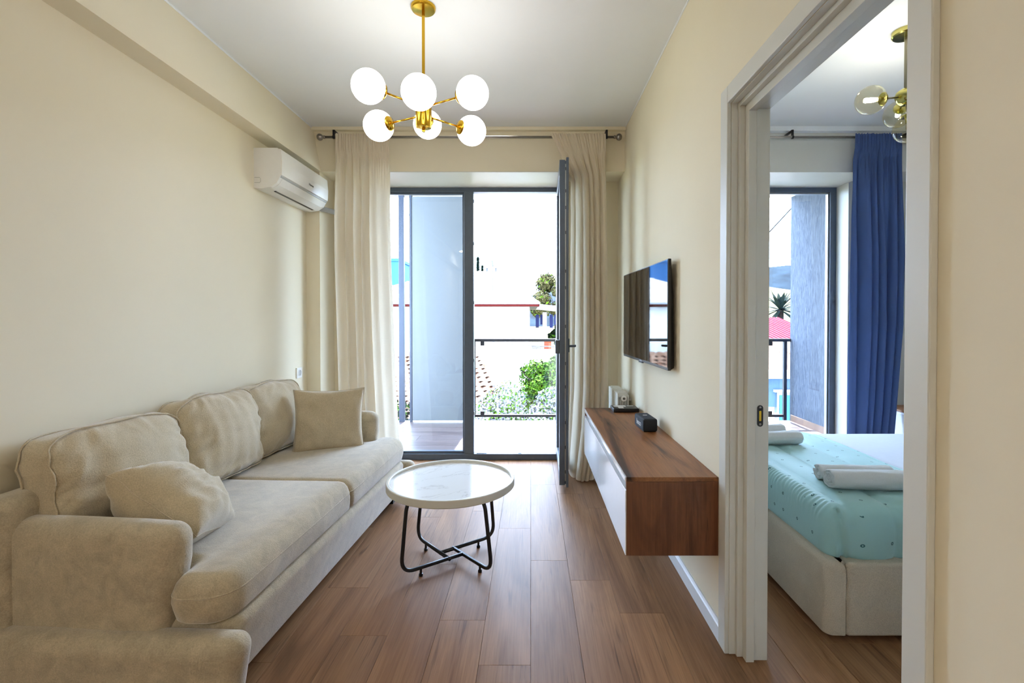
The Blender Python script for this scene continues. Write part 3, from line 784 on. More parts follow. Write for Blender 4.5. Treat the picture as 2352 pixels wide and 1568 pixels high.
# ------------------------------------------------------------------ radiator
ra = thing('radiator', (.68, 3.76, .12), 'white ribbed radiator on the wall behind the cabinet', 'radiator')
for k in range(5):
    y = 3.572+k*.08; g = G()
    g.rbox(.636, .646, y, y+.076, .15, .728, .004, 2)                      # front plate
    g.rbox(.640, .722, y+.012, y+.064, .690, .733, .014, 3)                # upper waterway hump
    g.rbox(.640, .722, y+.012, y+.064, .15, .195, .014, 3)
    g.rbox(.714, .722, y+.004, y+.072, .17, .715, .003, 2)
    for xx in (.655, .674, .693): g.rbox(xx, xx+.006, y+.006, y+.070, .19, .672, .002, 1)
    g.rbox(.646, .716, y+.034, y+.042, .19, .70, .003, 1)
    g.obj('section', 'radiator_white', ra, 'auto')
for z in (.69, .19):
    pg = G().lathe((.684, 3.574, z), [(.021, 0), (.021, -.008), (.018, -.010), (.010, -.010)], (0, 1, 0), 20).obj('end_plug', 'white_plastic', ra, 'auto')
    G().lathe((.684, 3.5645, z), [(.009, 0), (.009, -.004), (.004, -.004), (.004, -.001)], (0, 1, 0), 14).obj('air_valve', 'brushed_steel', pg, 'auto')
for y in (3.66, 3.86): G().bbox(.72, XR, y-.012, y+.012, .66, .68, .002).obj('wall_bracket', 'radiator_white', ra)

# ------------------------------------------------------------------ curtains
def curtain(name, xl, xr, z0, z1, y0, mat, label, folds, amp, flat=None, seed=0, nu=200, nv=70, back=None, wild=.35):
    """xl(t), xr(t): edges over the drop t (0 top .. 1 bottom)"""
    V = []; Fc = []
    for j in range(nv+1):
        t_ = (j/nv)**1.3; z = z1+(z0-z1)*t_
        for i in range(nu+1):
            s_ = i/nu
            f_ = flat(s_) if flat else 1.0
            nz = noise.noise(Vector((s_*4.0+seed, seed*1.3, t_*.8)))
            ph = 2*PI*(folds*s_ + wild*nz) + seed
            A_ = amp*f_*(.25+.75*min(1, t_*3.0))*(1+.3*noise.noise(Vector((s_*7, seed, t_*1.5))))
            fold = math.sin(ph)*(1+.25*math.sin(ph*.5+seed))
            gather = max(0, 1-t_/.16)
            y = y0 + A_*fold - gather*.010*math.sin(2*PI*folds*3.3*s_+seed+2.0*noise.noise(Vector((s_*15, t_*8, seed))))
            x = xl(t_)+(xr(t_)-xl(t_))*s_ + .35*A_*math.cos(ph)*(0 if i in (0, nu) else 1)
            zz = z
            if j == 0: zz += .010*noise.noise(Vector((s_*40, seed, 1)))
            if j == nv: zz += .012*noise.noise(Vector((s_*9, seed, 3)))
            y += .006*noise.noise(Vector((s_*12, t_*9, seed+4)))
            if back: y += back(s_)*min(1, max(0, (t_-.06)/.12))
            g0 = min(1, max(0, (.075-t_)/.035))
            y = y*(1-g0) + (y0-.022+.0045*math.sin(2*PI*folds*3.3*s_+seed))*g0
            V.append((x, y, zz))
    for j in range(nv):
        for i in range(nu):
            a = j*(nu+1)+i; Fc.append((a, a+1, a+nu+2, a+nu+1))
    root = thing(name, ((xl(1)+xr(1))/2, y0, z0), label, 'curtain')
    o = mesh_obj('drape', V, Fc, mat, root, True)
    return root
def piece(*kn):
    def f_(t_):
        for (a, x), (b, y) in zip(kn, kn[1:]):
            if t_ <= b: return x+(y-x)*(t_-a)/(b-a)
        return kn[-1][1]
    return f_
RZ, RY = 2.690, 3.815
curtain('curtain', piece((0, -1.515), (.25, -1.53), (1, -1.50)), piece((0, -1.100), (.3, -1.095), (.7, -1.06), (1, -1.015)), .012, RZ+.020, RY+.005, 'linen_curtain',
        'beige linen curtain hanging beside the sofa end', 6.5, .040, lambda s_: 1.0 if s_ < .55 else max(.22, 1-(s_-.55)*5), 1.7)
curtain('curtain', piece((0, .152), (.05, .215), (.12, .325), (.2, .338), (.75, .332), (1, .302)), piece((0, .580), (.3, .590), (.72, .600), (.85, .585), (1, .490)), .010, RZ+.020, RY+.0, 'linen_curtain',
        'beige linen curtain bunched behind the open balcony door', 5.5, .034, None, 4.2, back=lambda s_: .27*max(0, 1-s_/.32)**1.2)
def rod(name, x0, x1, y, z, brackets, label, knob=True, zt=ZC):
    r = thing(name, ((x0+x1)/2, y, z), label, 'curtain rod')
    G().tube([(x0, y, z), (x1, y, z)], .0095, 12).obj('rod', 'brushed_steel', r, True)
    if knob:
        for x, sg in ((x0, -1), (x1, 1)):
            G().lathe((x, y, z), [(.010, -.004), (.013, 0), (.013, .010), (.008, .013), (.012, .016), (.022, .024), (.027, .036), (.026, .046), (.018, .057), (.004, .061)], (sg, 0, 0), 20).obj('finial', 'brushed_steel', r, True)
    for x in brackets:
        G().bbox(x-.008, x+.008, y-.006, y+.006, z+.009, z+.05, .001).bbox(x-.008, x+.008, y-.006, 3.925, z+.042, z+.056, .001).lathe((x, y, z), [(.014, -.007), (.014, .007)], (1, 0, 0), 16).obj('bracket', 'black_metal', r, 'auto')
rod('curtain_rod', -1.605, .650, RY, RZ, (-1.535, -.45, .592), 'long brushed steel curtain rod with ball ends over the balcony door')
rod('curtain_rod', 1.0, 3.2, RY, RZ, (2.04, 2.98), 'brushed steel curtain rod in the bedroom', False)
curtain('curtain', piece((0, 2.520), (.2, 2.505), (1, 2.505)), piece((0, 2.880), (.35, 2.905), (.55, 2.905), (.8, 2.86), (1, 2.80)), .012, RZ+.022, RY+.005, 'navy_curtain',
        'navy blue curtain hanging in the bedroom', 5, .034, None, 2.9, wild=.8)

# ------------------------------------------------------------------ air conditioner, socket, wall cover
ac = thing('air_conditioner', (-1.72, 3.55, 2.13), 'white wall-mounted air conditioner under the ceiling beam', 'air conditioner')
AY0, AY1 = 3.195, 3.915
sec = [(XL, 2.392), (-1.655, 2.392), (-1.640, 2.380), (-1.634, 2.30), (-1.636, 2.205), (-1.660, 2.165), (-1.70, 2.138), (-1.76, 2.128), (XL, 2.132)]
G().prism(sec, 1, AY0, AY1).obj('body', 'white_plastic', ac)
G().loft([[Vector((x, y, z)) for x, z in ((-1.640, 2.388), (-1.629, 2.380), (-1.623, 2.30), (-1.626, 2.215), (-1.640, 2.213))] for y in (AY0-.001, AY0+.06, AY1-.06, AY1+.001)]).obj('front_panel', 'white_plastic', ac)
fl = G().prism([(-1.641, 2.198), (-1.636, 2.196), (-1.664, 2.158), (-1.706, 2.131), (-1.71, 2.134), (-1.668, 2.162)], 1, AY0+.03, AY1-.03).obj('air_flap', 'white_plastic', ac)
G().prism([(-1.712, 2.1345), (-1.706, 2.1305), (-1.722, 2.1275), (-1.728, 2.1318)], 1, AY0+.09, AY1-.07).obj('outlet_slot', 'black_plastic', ac)
G().prism([(-1.6415, 2.212), (-1.633, 2.211), (-1.635, 2.200), (-1.641, 2.200)], 1, AY0+.005, AY1-.005).obj('panel_gap', 'grey_plastic', ac)
rp = [(XL+.005, 2.165), (XL+.038, 2.165), (XL+.045, 2.172), (XL+.045, 2.192), (XL+.038, 2.199), (XL+.005, 2.199)]
G().tube([(x, AY0-.0005, z) for x, z in rp], .0012, 5).obj('pipe_knockout', 'grey_plastic', ac)
mt = Matrix.Translation((-1.6240, 3.62, 2.262)) @ Matrix(((0, 0, 1, 0), (1, 0, 0, 0), (0, 1, 0, 0), (0, 0, 0, 1)))
text_obj('lettering', 'Hisense', .024, 'tv_back', ac, mt)
G().tube(smooth_path([(-1.735, AY1-.01, 2.165), (-1.655, 4.00, 2.160), (-1.56, 4.15, 2.150), (-1.55, YW, 2.14)], .03), .021, 12).obj('pipe_sleeve', 'grey_plastic', ac, True)
cv = tag(G().lathe((-1.545, YW, 2.115), [(.06, 0), (.06, -.006), (.055, -.010), (.02, -.011)], (0, 1, 0), 28).obj('wall_cover', 'white_plastic', None, 'auto'), 'round white wall cover below the air conditioner pipe', 'cover')
so = thing('wall_socket', (XL, 3.79, .855), 'white single wall socket above the sofa', 'socket')
G().bbox(XL, XL+.010, 3.75, 3.832, .814, .896, .003).obj('plate', 'white_plastic', so)
G().lathe((XL+.0105, 3.791, .855), [(.026, 0), (.026, .002), (.022, .003), (.021, .0005)], (1, 0, 0), 24).obj('socket_ring', 'white_plastic', so, 'auto')
G().lathe((XL+.0105, 3.791, .855), [(.0205, 0), (.0205, .0012)], (1, 0, 0), 24).obj('socket_well', 'grey_plastic', so, 'auto')

# ------------------------------------------------------------------ bedroom: bed, bedding, towels
bx0, by0, by1, bx1 = 1.165, 1.905, 3.35, 3.29
bed = thing('bed', (2.2, 2.6, 0), 'upholstered beige bed frame with rounded corner in the bedroom', 'bed')
ol = round_poly([(bx0, by0+.002), (1.243, by0), (1.243, by0+.10), (bx0+.09, by0+.14), (bx0+.09, by1-.14), (1.243, by1-.10), (1.243, by1), (bx0, by1-.002)], [.075, .004, .01, .03, .03, .01, .004, .075], 8)
G().slab(ol, [(.006, .025), (0, .03), (0, .290), (.006, .308), (.018, .317), (.022, .318)]).obj('footboard', 'bed_fabric', bed, 'auto')
for a, b in ((by0, by0+.09), (by1-.09, by1)):
    G().rbox(1.246, bx1-.08, a, b, .022, .315, .016, 3, (8, 1, 2)).obj('side_rail', 'bed_fabric', bed, 'auto')
G().rbox(bx1-.075, bx1, by0-.04, by1+.04, .02, 1.05, .03, 3).obj('headboard', 'bed_fabric', bed, 'auto')
G().bbox(bx0+.13, bx1-.08, by0+.10, by1-.10, .08, .30, .01).obj('slat_base', 'bed_fabric', bed)
G().rbox(bx0+.13, bx1-.08, by0+.10, by1-.10, .302, .475, .04, 3).obj('mattress', 'white_sheet', bed, True)
for x in (1.4, 3.0):
    for y in (2.05, 3.2): G().bbox(x-.03, x+.03, y-.03, y+.03, 0, .085, .003).obj('leg', 'black_plastic', bed)
# duvet folded over the foot half of the bed, quilted in channels running across
dx0, dx1, dy0, dy1, dz0, dz1 = 1.205, 1.945, 1.945, 3.315, .275, .525
seams = [1.285, 1.468, 1.678, 1.88]
def quilt(p, n):
    q = p.copy()
    dist = min(abs(p.x-s_) for s_ in seams)
    ch_ = min(1, dist/.05)
    puff = .016*(ch_**.5) - .016
    if p.x < seams[0]-.01 and abs(n.x) > .5:
        puff = .014*math.sin(PI*min(1, max(0, (p.z-dz0)/(dz1-dz0))))
        k = max(0, min(1, (p.z-.43)/.06))
        puff += .0017*k*math.sin(p.y*250+9*noise.noise(Vector((p.y*11, p.z*9, 0))))*(1+.6*noise.noise(Vector((p.y*5, 0, 3))))
    elif abs(n.y) > .5:
        puff += .020*math.sin(PI*min(1, max(0, (p.z-dz0)/(dz1-dz0))))
        puff -= .022*math.exp(-((p.x-(dx0+.055-.10*(p.z-dz0)))/.010)**2)
    puff += .006*noise.noise(Vector((p.x*7, p.y*5, p.z*7)))
    q += n*puff
    if n.z > .5: q.z += -.010*max(0, (p.x-1.7)/.25)
    return q
dv = G().rbox(dx0, dx1, dy0, dy1, dz0, dz1, .065, 6, (40, 300, 8), quilt).obj('duvet', 'duvet', None, True)
tag(dv, 'pale teal quilted duvet with tiny leaf prints at the foot of the bed', 'duvet')
def shfn(p, n):
    return p + n*(.006*noise.noise(Vector((p.x*4, p.y*4, p.z*4))))
sh = G().rbox(1.90, bx1-.085, 1.96, 3.30, .32, .505, .05, 4, (14, 16, 3), shfn).obj('bed_sheet', 'white_sheet', None, True)
tag(sh, 'smooth white sheet covering the bed beyond the duvet', 'sheet')
def towel(x0, x1, yc, zb, rx, rz, turns, label, ang=0.0):
    n = 26*turns; pitch = .92/turns
    pts_o, pts_i = [], []
    for i in range(n+1):
        a = 2*PI*i/26; r = .08+pitch*i/26
        pts_o.append((math.cos(a)*r, math.sin(a)*r)); ri = r-pitch*.86
        pts_i.append((math.cos(a)*max(ri, .02), math.sin(a)*max(ri, .02)))
    V = []; Fc = []; xs = [x0, x0+.008] + [x0+(x1-x0)*k/8 for k in range(1, 8)] + [x1-.008, x1]
    for ix, x in enumerate(xs):
        sc_ = .95 if ix in (0, len(xs)-1) else 1.0
        wob = .004*noise.noise(Vector((x*9, yc*3, zb)))
        for (cu, inner) in ((pts_o, 0), (pts_i, 1)):
            for (a, b) in cu:
                jit = .006*noise.noise(Vector((a*3, b*3, x*6)))
                V.append(Vector((x+(.01*noise.noise(Vector((a*4, b*4, yc*5))) if ix == 0 else 0), a*rx*sc_+wob+jit, max(-rz*.93, b*rz*sc_+wob+jit))))
    m = n+1; st_ = 2*m
    for ix in range(len(xs)-1):
        o_ = ix*st_
        for i in range(n):
            Fc.append((o_+i, o_+i+1, o_+st_+i+1, o_+st_+i)); Fc.append((o_+m+i+1, o_+m+i, o_+st_+m+i, o_+st_+m+i+1))
        for i in (0, n): Fc.append((o_+i, o_+m+i, o_+st_+m+i, o_+st_+i))
    for ix in (0, len(xs)-1):
        o_ = ix*st_
        for i in range(n): Fc.append((o_+i, o_+i+1, o_+m+i+1, o_+m+i))
    R2 = Matrix.Translation(((x0+x1)/2, yc, zb+rz*.93)) @ Matrix.Rotation(ang, 4, 'Z') @ Matrix.Translation((-(x0+x1)/2, 0, 0))
    o = G().add(V, Fc).map(lambda p: R2 @ p).obj('rolled_towel', 'towel', None, True)
    tag(o, label, 'towel', 'rolled white towels on the bed'); return o
ZD = dz1+.002
towel(1.325, 1.80, 2.140, ZD, .055, .046, 4, 'thick rolled white towel in front on the duvet', math.radians(-4))
towel(1.34, 1.66, 2.255, ZD, .045, .042, 3, 'thin rolled white towel just behind the thick one', math.radians(-5))
towel(1.30, 1.615, 2.915, ZD, .055, .042, 4, 'rolled white towel on the duvet beside the door jamb', math.radians(2))
towel(1.30, 1.585, 3.05, ZD, .050, .050, 3, 'rolled white towel at the window side of the bed', math.radians(2))

ns = thing('bedside_unit', (3.09, 3.72, .33), 'floating white bedside unit with wood top below the navy curtain', 'nightstand')
G().bbox(2.90, XE-.001, 3.40, 4.02, .335, .545, .002).obj('body', 'white_lacquer', ns)
G().bbox(2.888, 2.8995, 3.402, 4.018, .337, .535, .001).obj('drawer_front', 'white_lacquer', ns)
G().bbox(2.888, XE-.001, 3.398, 4.022, .546, .562, .001).obj('top', 'cabinet_wood', ns)

# bedroom pendant lamp
LX, LY, LZ = 1.99, 2.60, 2.455
bl = thing('pendant_lamp', (LX, LY, ZC), 'bedroom ceiling lamp with clear amber glass globes', 'lamp')
G().lathe((LX, LY, ZC), [(.066, 0), (.066, -.022), (.06, -.028), (.012, -.032)], n=32).obj('canopy', 'pale_brass', bl, 'auto')
G().lathe((LX, LY, 0), [(.0085, LZ+.03), (.0085, ZC-.03)], n=12).obj('stem', 'stem_steel', bl, 'auto')
G().lathe((LX, LY, LZ), [(.02, -.045), (.040, -.028), (.050, 0), (.044, .024), (.022, .040), (.010, .044)], n=28).obj('hub', 'pale_brass', bl, True)
for a, dz_ in ((183, -.02), (63, -.02), (303, -.02), (None, -.175)):
    if a is None: d = Vector((.005, .0, -1)); c_ = Vector((LX+.01, LY-.01, LZ-.175))
    else:
        d = Vector((math.cos(math.radians(a)), math.sin(math.radians(a)), -.12)).normalized(); c_ = Vector((LX, LY, LZ))+d*.195
    d = (c_-Vector((LX, LY, LZ))).normalized(); L_ = (c_-Vector((LX, LY, LZ))).length
    am = G().tube([Vector((LX, LY, LZ))+d*.03, c_-d*.05], .005, 8).obj('arm', 'stem_steel', bl, True)
    G().lathe(c_-d*.078, [(.006, 0), (.03, .004), (.034, .010), (.030, .014), (.012, .016), (.012, .045), (.004, .046)], d, 20).obj('globe_cap', 'pale_brass', am, 'auto')
    gl = G().sphere(c_, .073, 28, 18).obj('glass_globe', 'amber_glass', bl, True)
    G().lathe(c_-d*.034, [(.006, 0), (.010, .008), (.012, .03), (.010, .05), (.003, .06)], d, 12).obj('bulb', 'bulb' if a is not None else 'bulb_socket', gl, True)

# ------------------------------------------------------------------ outside: gardens and houses below the balcony
GZ = -4.0
gr = G().box(-120, 160, 7.0, 420, GZ-.3, GZ).obj('ground', 'ground_green', kind='structure')
tag(gr, 'gardens and yards below the balcony')
def hill(name, x0, x1, y, top, label, seed):
    V = []; Fc = []; n = 60
    for j in range(5):
        for i in range(n+1):
            s_ = i/n; hgt = top*(.42+.58*min(1, max(0, (x0+(x1-x0)*s_+20)/120)))*(.72+.28*math.sin(PI*s_))+top*.16*noise.noise(Vector((s_*5+seed, seed, 0)))+top*.05*noise.noise(Vector((s_*25, seed, j)))
            V.append((x0+(x1-x0)*s_, y+j*22, GZ+(hgt-GZ)*(j/4)**.7))
    for j in range(4):
        for i in range(n):
            a = j*(n+1)+i; Fc.append((a, a+1, a+n+2, a+n+1))
    tag(mesh_obj(name, V, Fc, 'hill_green', None, True), label, 'hill')
hill('wooded_hill', -60, 420, 300, 44, 'distant blue-green wooded hill under the sky', 3.1)

def slope(name, x0, x1, y0, y1, z1, mat, label):
    V = []; Fc = []; n, m_ = 40, 6
    for j in range(m_+1):
        for i in range(n+1):
            V.append((x0+(x1-x0)*i/n, y0+(y1-y0)*j/m_, GZ+.05+(z1-GZ)*(j/m_)**1.4*(1+.12*noise.noise(Vector((i*.35, j*.2, 2))))))
    for j in range(m_):
        for i in range(n):
            a = j*(n+1)+i; Fc.append((a, a+1, a+n+2, a+n+1))
    tag(mesh_obj(name, V, Fc, mat, None, True), label, 'hillside')
slope('dry_hillside', 10, 260, 60, 190, 13.0, 'dry_grass', 'pale dry hillside below the wooded hill')
# white house with hipped sheet roof and red-brown eave board
D_ = 14.0
ho = thing('white_house', (-2.4, 16, GZ), 'white house with pale hipped roof and red eave board', 'house')
hx0, hx1, hy0, hy1, ez = -5.2, -.04, 14.0, 19.0, 1.60
G().box(hx0, hx1, hy0, hy1, GZ, ez).obj('wall', 'house_wall', ho)
e0, e1, f0, f1 = hx0-.3, .215, hy0-.35, hy1+.35
G().box(e0, e1, f0, f1, ez, ez+.03).obj('soffit', 'wood_post', ho)
for a, b, c, d in ((e0, e1, f0-.03, f0), (e0, e1, f1, f1+.03), (e0-.03, e0, f0, f1), (e1, e1+.03, f0, f1)):
    G().box(a, b, c, d, ez+.005, ez+.115).obj('eave_board', 'eave_board', ho)
rz_ = 2.86
rl, rr_ = e0+2.6, e1-1.45
V = [(e0-.05, f0-.05, ez+.12), (e1+.05, f0-.05, ez+.12), (e1+.05, f1+.05, ez+.12), (e0-.05, f1+.05, ez+.12), (rl, 16.5, rz_), (rr_, 16.5, rz_)]
V += [(x, y, z-.05) for x, y, z in V]
rf = mesh_obj('roof', V, [(0, 1, 5, 4), (1, 2, 5), (2, 3, 4, 5), (3, 0, 4), (6, 10, 11, 7), (7, 11, 8), (8, 11, 10, 9), (9, 10, 6), (0, 6, 7, 1), (1, 7, 8, 2), (2, 8, 9, 3), (3, 9, 6, 0)], 'roof_sheet', ho)
nrib = 16
for k in range(nrib):
    x = e0+(e1-e0)*(k+.5)/nrib
    tt = min(1, (x-e0)/(rl-e0), (e1-x)/(e1-rr_)); yy = f0-.05+(16.5-f0+.05)*tt; zz = ez+.12+(rz_-ez-.12)*tt
    G().tube([(x, f0-.05, ez+.13), (x, yy, zz+.012)], .014, 5).obj('roof_seam', 'roof_sheet', rf)
for x in (-1.28, -.98): G().lathe((x-.2, 16.5, rz_-.02), [(.03, 0), (.03, .09), (.045, .10), (.045, .13)], n=10).obj('roof_vent', 'rail_metal', rf)
p0 = px(1132, 690, 14.6)
G().tube([(p0.x, p0.y, 1.85), (p0.x, p0.y, 2.84)], .018, 6).tube([(p0.x, p0.y, 2.84), (p0.x-.02, p0.y, 3.0)], .03, 6).obj('mast', 'post_grey', rf)
G().tube([(p0.x-.02, p0.y, 2.84), (p0.x+.14, p0.y, 2.85)], .012, 6).obj('antenna', 'post_grey', rf)
# side terrace of that house
te = thing('house_terrace', (.8, 16.0, GZ), 'small roofed terrace with white posts beside the white house', 'terrace')
G().box(.02, 2.2, 14.6, 18, .18, .34).box(.02, .3, 14.6, 18, GZ, .18).obj('terrace_slab', 'house_wall', te)
for x, y in ((.42, 14.7), (1.6, 14.7), (1.6, 17.8)): G().bbox(x-.06, x+.06, y-.06, y+.06, .34, 1.45, .01).obj('terrace_post', 'house_wall', te)
G().loft([[Vector((x, y, z)) for x, z in ((0, 1.62), (2.4, 1.38), (2.4, 1.46), (0, 1.72))] for y in (14.4, 18.2)]).obj('terrace_roof', 'roof_sheet', te)
for k in range(9): G().tube([(.06+k*.04, 14.66, .34), (.06+k*.04, 14.66, 1.02)], .008, 5).obj('baluster', 'wood_post', te)
G().bbox(.40, .62, 14.60, 14.66, .34, .62, .01).obj('orange_board', 'terracotta', te)
for k, x in enumerate((.2, .34, .62, .76)):
    G().loft([[Vector((x+.05*a, 14.72+.01*math.sin(3*z+k)+b, z)) for a, b in ((-1, 0), (1, 0), (1, .012), (-1, .012))] for z in (.98+.1*(k % 2), 1.15, 1.38)]).obj('washing', 'blue_cloth', te)

# low clay-tiled roof in front of it
tl = thing('tiled_roof_shed', (-2.2, 11.2, GZ), 'low shed with weathered clay tile roof below the balcony', 'shed')
sx0, sx1, sy0, sy1, sz0, sz1 = -5.0, -.42, 10.0, 12.7, -.72, .30
G().box(sx0+.2, sx1-.35, sy0+.3, sy1, GZ, sz0).obj('wall', 'house_wall_grey', tl)
V = [(sx0, sy0, sz0), (sx1, sy0, sz0), (sx1-.9, sy1, sz1), (sx0, sy1, sz1)]
V += [(x, y, z-.08) for x, y, z in V]
mesh_obj('roof_deck', V, [(0, 1, 2, 3), (7, 6, 5, 4), (0, 4, 5, 1), (1, 5, 6, 2), (2, 6, 7, 3), (3, 7, 4, 0)], 'clay_tiles', tl)
g = G()
for r in range(13):
    f_ = r/13; y = sy0+(sy1-sy0)*f_; z = sz0+(sz1-sz0)*f_; xr_ = sx1-.9*f_
    k = 0; x = xr_
    while x > -3.4:
        wdt = .20; yy = y+random.uniform(-.015, .015)
        ringA = [Vector((x-wdt*j/4, yy, z+.035+.045*math.sin(PI*j/4))) for j in range(5)]
        ringB = [p+Vector((0, .30, .30*(sz1-sz0)/(sy1-sy0)-.02)) for p in ringA]
        b = len(g.v); g.v += ringA+ringB
        g.f += [(b+j, b+j+1, b+6+j, b+5+j) for j in range(4)]
        x -= wdt; k += 1
g.obj('roof_tiles', 'clay_tiles', tl, kind='stuff')
G().tube([(sx1, sy0-.02, sz0+.05), (sx1-.9, sy1, sz1+.05)], .075, 8).obj('hip_tiles', 'clay_tiles', tl, True)
G().rbox(-.95, -.62, 9.92, 10.05, -.72, -.62, .03, 2).obj('gutter_end', 'terracotta', tl, True)

# ------------------------------------------------------------------ plants
def leaves(name, spots, size, mats, parent, seed, elong=1.7):
    rnd = random.Random(seed); V = []; Fc = []; fm = []
    for c, nrm_bias in spots:
        d = Vector((rnd.gauss(0, 1), rnd.gauss(0, 1), rnd.gauss(0, 1))).normalized()
        if nrm_bias is not None: d = (d*.8+nrm_bias).normalized()
        e = d.orthogonal().normalized(); e = Matrix.Rotation(rnd.uniform(0, 6.28), 3, d) @ e; f_ = d.cross(e)
        s_ = size*rnd.uniform(.6, 1.3); b = len(V)
        V += [c-e*s_*elong*.5, c+f_*s_*.5+d*s_*.12, c+e*s_*elong*.5, c-f_*s_*.5+d*s_*.12]
        Fc += [(b, b+1, b+2), (b, b+2, b+3)]
        mi = rnd.choices(range(len(mats)), [m[1] for m in mats])[0]; fm += [mi, mi]
    return mesh_obj(name, V, Fc, None, parent, False, 'stuff', [m[0] for m in mats], fm)
def crown_spots(c, r, n, seed, lumps=14, shell=.5):
    rnd = random.Random(seed); c = Vector(c); out = []
    L = []
    for _ in range(lumps):
        d = Vector((rnd.gauss(0, 1), rnd.gauss(0, 1), rnd.gauss(0, 1))).normalized()*rnd.uniform(.45, .85)
        L.append((Vector((d.x*r[0], d.y*r[1], d.z*r[2])), rnd.uniform(.28, .5)*min(r)))
    for _ in range(n):
        o, rr = rnd.choice(L)
        d = Vector((rnd.gauss(0, 1), rnd.gauss(0, 1), rnd.gauss(0, 1))).normalized()
        out.append((c+o+d*rr*(shell+(1-shell)*rnd.random()), d))
    return out
def shrub(name, base, c, r, n, size, mats, label, cat, seed, group=None, stems=7):
    t_ = thing(name, base, label, cat, group)
    rnd = random.Random(seed); base = Vector(base); c = Vector(c)
    g = G(); top = c-Vector((0, 0, r[2]*.5))
    g.tube([base, base.lerp(top, .5)+Vector((.05, .03, 0)), top], lambda q: .09*(1-.5*q), 8)
    for _ in range(stems):
        d = Vector((rnd.uniform(-1, 1)*r[0], rnd.uniform(-1, 1)*r[1], rnd.uniform(.0, .6)*r[2]))*.62
        g.tube([top, top.lerp(c+d, .5)+Vector((0, 0, -.05)), c+d], lambda q: .02*(1-.85*q)+.003, 6)
    g.obj('trunk', 'bark', t_, True)
    leaves('foliage', crown_spots(c, r, n, seed), size, mats, t_, seed+1)
    return t_
shrub('blossoming_tree', (-.05, 8.5, GZ), (-.05, 8.35, -.85), (1.35, .9, 1.05), 24000, .034, [('blossom', 10), ('leaf_light', 3), ('leaf_green', 2)], 'tree in white blossom just beyond the balcony railing', 'tree', 11)
shrub('leafy_tree', (.75, 9.8, GZ), (.50, 9.8, -.02), (1.10, .8, .98), 24000, .040, [('leaf_light', 6), ('leaf_green', 6), ('leaf_dark', 1)], 'bright green leafy tree behind the white blossom', 'tree', 23)
shrub('bare_bush', (-2.25, 9.3, GZ), (-2.25, 9.3, -.75), (.6, .5, .55), 1600, .045, [('leaf_dark', 3), ('leaf_green', 2)], 'thin dark bush in front of the tiled shed roof', 'bush', 31, stems=16)
shrub('terrace_plant', (1.05, 15.6, .34), (.95, 15.6, .85), (.55, .4, .5), 3000, .07, [('leaf_dark', 4), ('leaf_green', 3)], 'dark green plant growing on the house terrace', 'plant', 37)
p0 = px(1255, 668, 34)
shrub('yellow_tree', (p0.x+.6, 34, GZ), (p0.x+.6, 34, p0.z-.4), (2.0, 1.5, 1.9), 14000, .12, [('leaf_yellow', 8), ('leaf_light', 1), ('leaf_dark', 1)], 'pale yellow-green tree beyond the house roof', 'tree', 41)
for k, (qx, qt, qb, rad) in enumerate(((1098, 592, 660, 8.5), (1108, 611, 660, 6.5))):
    D2 = 42+k*3; top = px(qx, qt, D2); rad_ = rad*D2/F
    t_ = thing('cypress', (top.x, D2, GZ), ('tall pointed cypress' if k == 0 else 'shorter cypress next to the tall one')+' behind the house roof', 'tree', 'cypresses behind the roof')
    G().tube([(top.x, D2, GZ), (top.x, D2, top.z-.2)], lambda q: .16*(1-.9*q), 7).obj('trunk', 'bark', t_, True)
    rnd = random.Random(50+k); sp_ = []
    for _ in range(4200):
        f_ = rnd.random()**.8; a = rnd.uniform(0, 6.28); rr = rad_*1.35*(1-f_)**.75*(.6+.4*rnd.random())*(.85+.25*math.sin(7*a+9*f_))
        sp_.append((Vector((top.x+rr*math.cos(a), D2+rr*math.sin(a), GZ+1.2+(top.z-GZ-1.2)*f_)), Vector((math.cos(a), math.sin(a), .6)).normalized()))
    leaves('foliage', sp_, .16, [('cypress_green', 1)], t_, 60+k)
ca = [px(1110, 781, 12), px(1160, 789, 11), px(1220, 794, 10), px(1290, 797, 9), px(1420, 800, 8), Vector((2.6, 6.8, 1.7)), Vector((3.4, 6.12, 2.80))]
cb_ = G().tube(ca, .010, 5).tube([px(1000, 766, 14), px(1060, 774, 12.5), ca[0]], .010, 5).obj('overhead_cable', 'rail_metal', None, True)
tag(cb_, 'thin dark overhead cable crossing below the handrail', 'cable')
# beyond the bedroom window
p0 = px(1792, 712, 25)
pt_ = thing('spiky_palm', (p0.x, 25, GZ), 'dark spiky palm above the red roof', 'palm')
G().tube([(p0.x, 25, GZ), (p0.x, 25, p0.z)], lambda q: .22*(1-.3*q), 9).obj('trunk', 'bark', pt_, True)
rnd = random.Random(5)
for k in range(46):
    a = rnd.uniform(0, 6.28); el = rnd.uniform(-.5, 1.25); L_ = rnd.uniform(1.0, 1.55)
    d = Vector((math.cos(a)*math.cos(el), math.sin(a)*math.cos(el), math.sin(el))); sd = d.cross(Vector((0, 0, 1))).normalized()
    o_ = Vector((p0.x, 25, p0.z)); V = []; Fc = []
    for j in range(6):
        f_ = j/5; c_ = o_+d*L_*f_+Vector((0, 0, -.35*f_*f_)); wd = .10*math.sin(PI*(.12+.86*f_))
        V += [c_-sd*wd, c_+Vector((0, 0, .03)), c_+sd*wd]
    for j in range(5):
        b = j*3; Fc += [(b, b+1, b+4, b+3), (b+1, b+2, b+5, b+4)]
    mesh_obj('frond', V, Fc, 'palm_green', pt_, True)
rh = thing('red_roof_house', (10.5, 19, GZ), 'house with crimson ribbed roof seen past the bedroom balcony', 'house')
q0, q1 = px(1700, 778, 18), px(1900, 778, 18); q2 = px(1700, 729, 21.5)
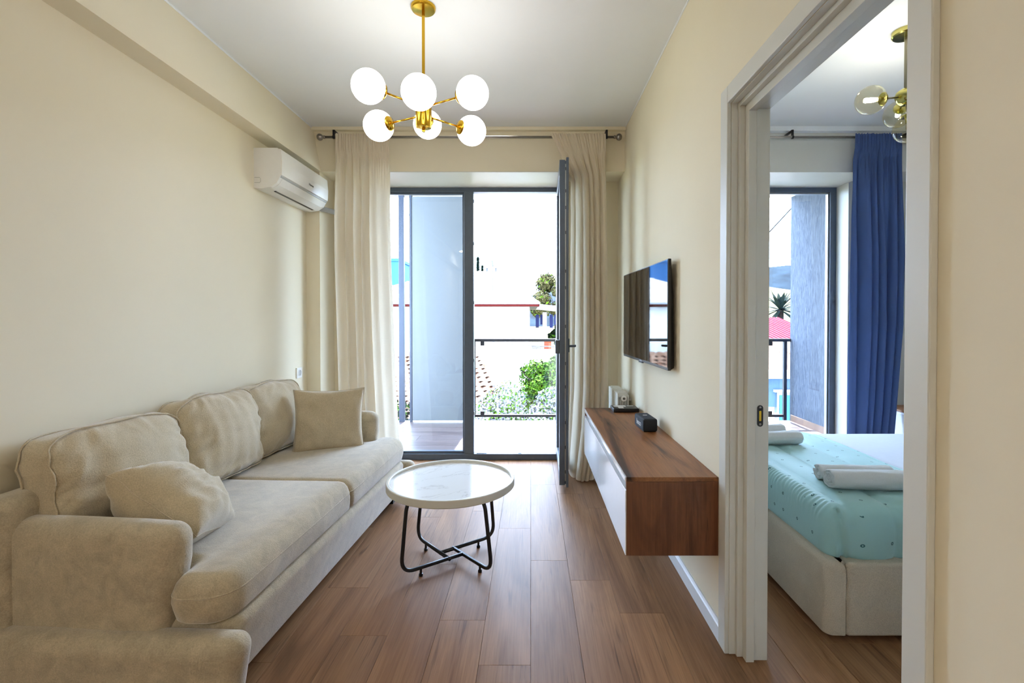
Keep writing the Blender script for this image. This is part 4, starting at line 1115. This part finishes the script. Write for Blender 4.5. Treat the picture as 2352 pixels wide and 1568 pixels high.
G().box(q0.x+.2, q1.x-.2, 18.3, 22, GZ, q0.z).obj('wall', 'house_wall', rh)
g = G().loft([[Vector((x, 17.9, q0.z)), Vector((x, 21.5, q2.z)), Vector((x, 21.5, q2.z-.1)), Vector((x, 17.9, q0.z-.1))] for x in (q0.x, q1.x)])
rr2 = g.obj('roof', 'red_roof', rh)
x = q0.x+.1
while x < q1.x:
    G().tube([(x, 17.9, q0.z+.01), (x, 21.5, q2.z+.01)], .022, 5).obj('roof_rib', 'red_roof', rr2); x += .16
yh = thing('rust_roof_house', (7.2, 13, GZ), 'grey-blue house with rusty patched roof below the railing', 'house')
q0, q1 = px(1690, 850, 12), px(1880, 850, 12); q2 = px(1700, 778, 14.5)
G().box(q0.x+.1, q1.x-.1, 12.35, 15, GZ, q0.z-.1).obj('wall', 'house_wall', yh)
G().box(q0.x, q1.x, 12.22, 12.35, q0.z-.95, q0.z-.12).obj('wall_band', 'house_wall_grey', yh)
G().loft([[Vector((x, 12.0, q0.z-.02)), Vector((x, 14.5, q2.z)), Vector((x, 14.5, q2.z-.08)), Vector((x, 12.0, q0.z-.1))] for x in (q0.x-.1, q1.x+.1)]).obj('roof', 'rust_sheet', yh)
G().box(q0.x-.1, q1.x+.1, 11.93, 12.02, q0.z-.20, q0.z+.0).obj('gutter', 'grey_plastic', yh)
wq = px(1785, 900, 12.2)
wn = G().box(wq.x, wq.x+.45, 12.18, 12.3, wq.z-1.15, wq.z).obj('window', 'balcony_white', yh)
G().box(wq.x+.06, wq.x+.39, 12.16, 12.19, wq.z-1.08, wq.z-.08).obj('pane', 'blue_building', wn)
G().box(wq.x-.08, wq.x+.53, 12.12, 12.3, wq.z, wq.z+.06).obj('lintel', 'grey_plastic', wn)
bb = thing('blue_tower', (-10.3, 34, GZ), 'plain blue building edge seen beside the balcony post', 'building')
q0 = px(870, 595, 34); q1 = px(915, 600, 34)
G().box(q0.x-.4, q1.x, 34, 42, GZ, q1.z).obj('wall', 'blue_building', bb)
G().box(q0.x-.5, q1.x+.1, 33.9, 42.1, q1.z, q1.z+.2).obj('parapet', 'blue_building', bb)
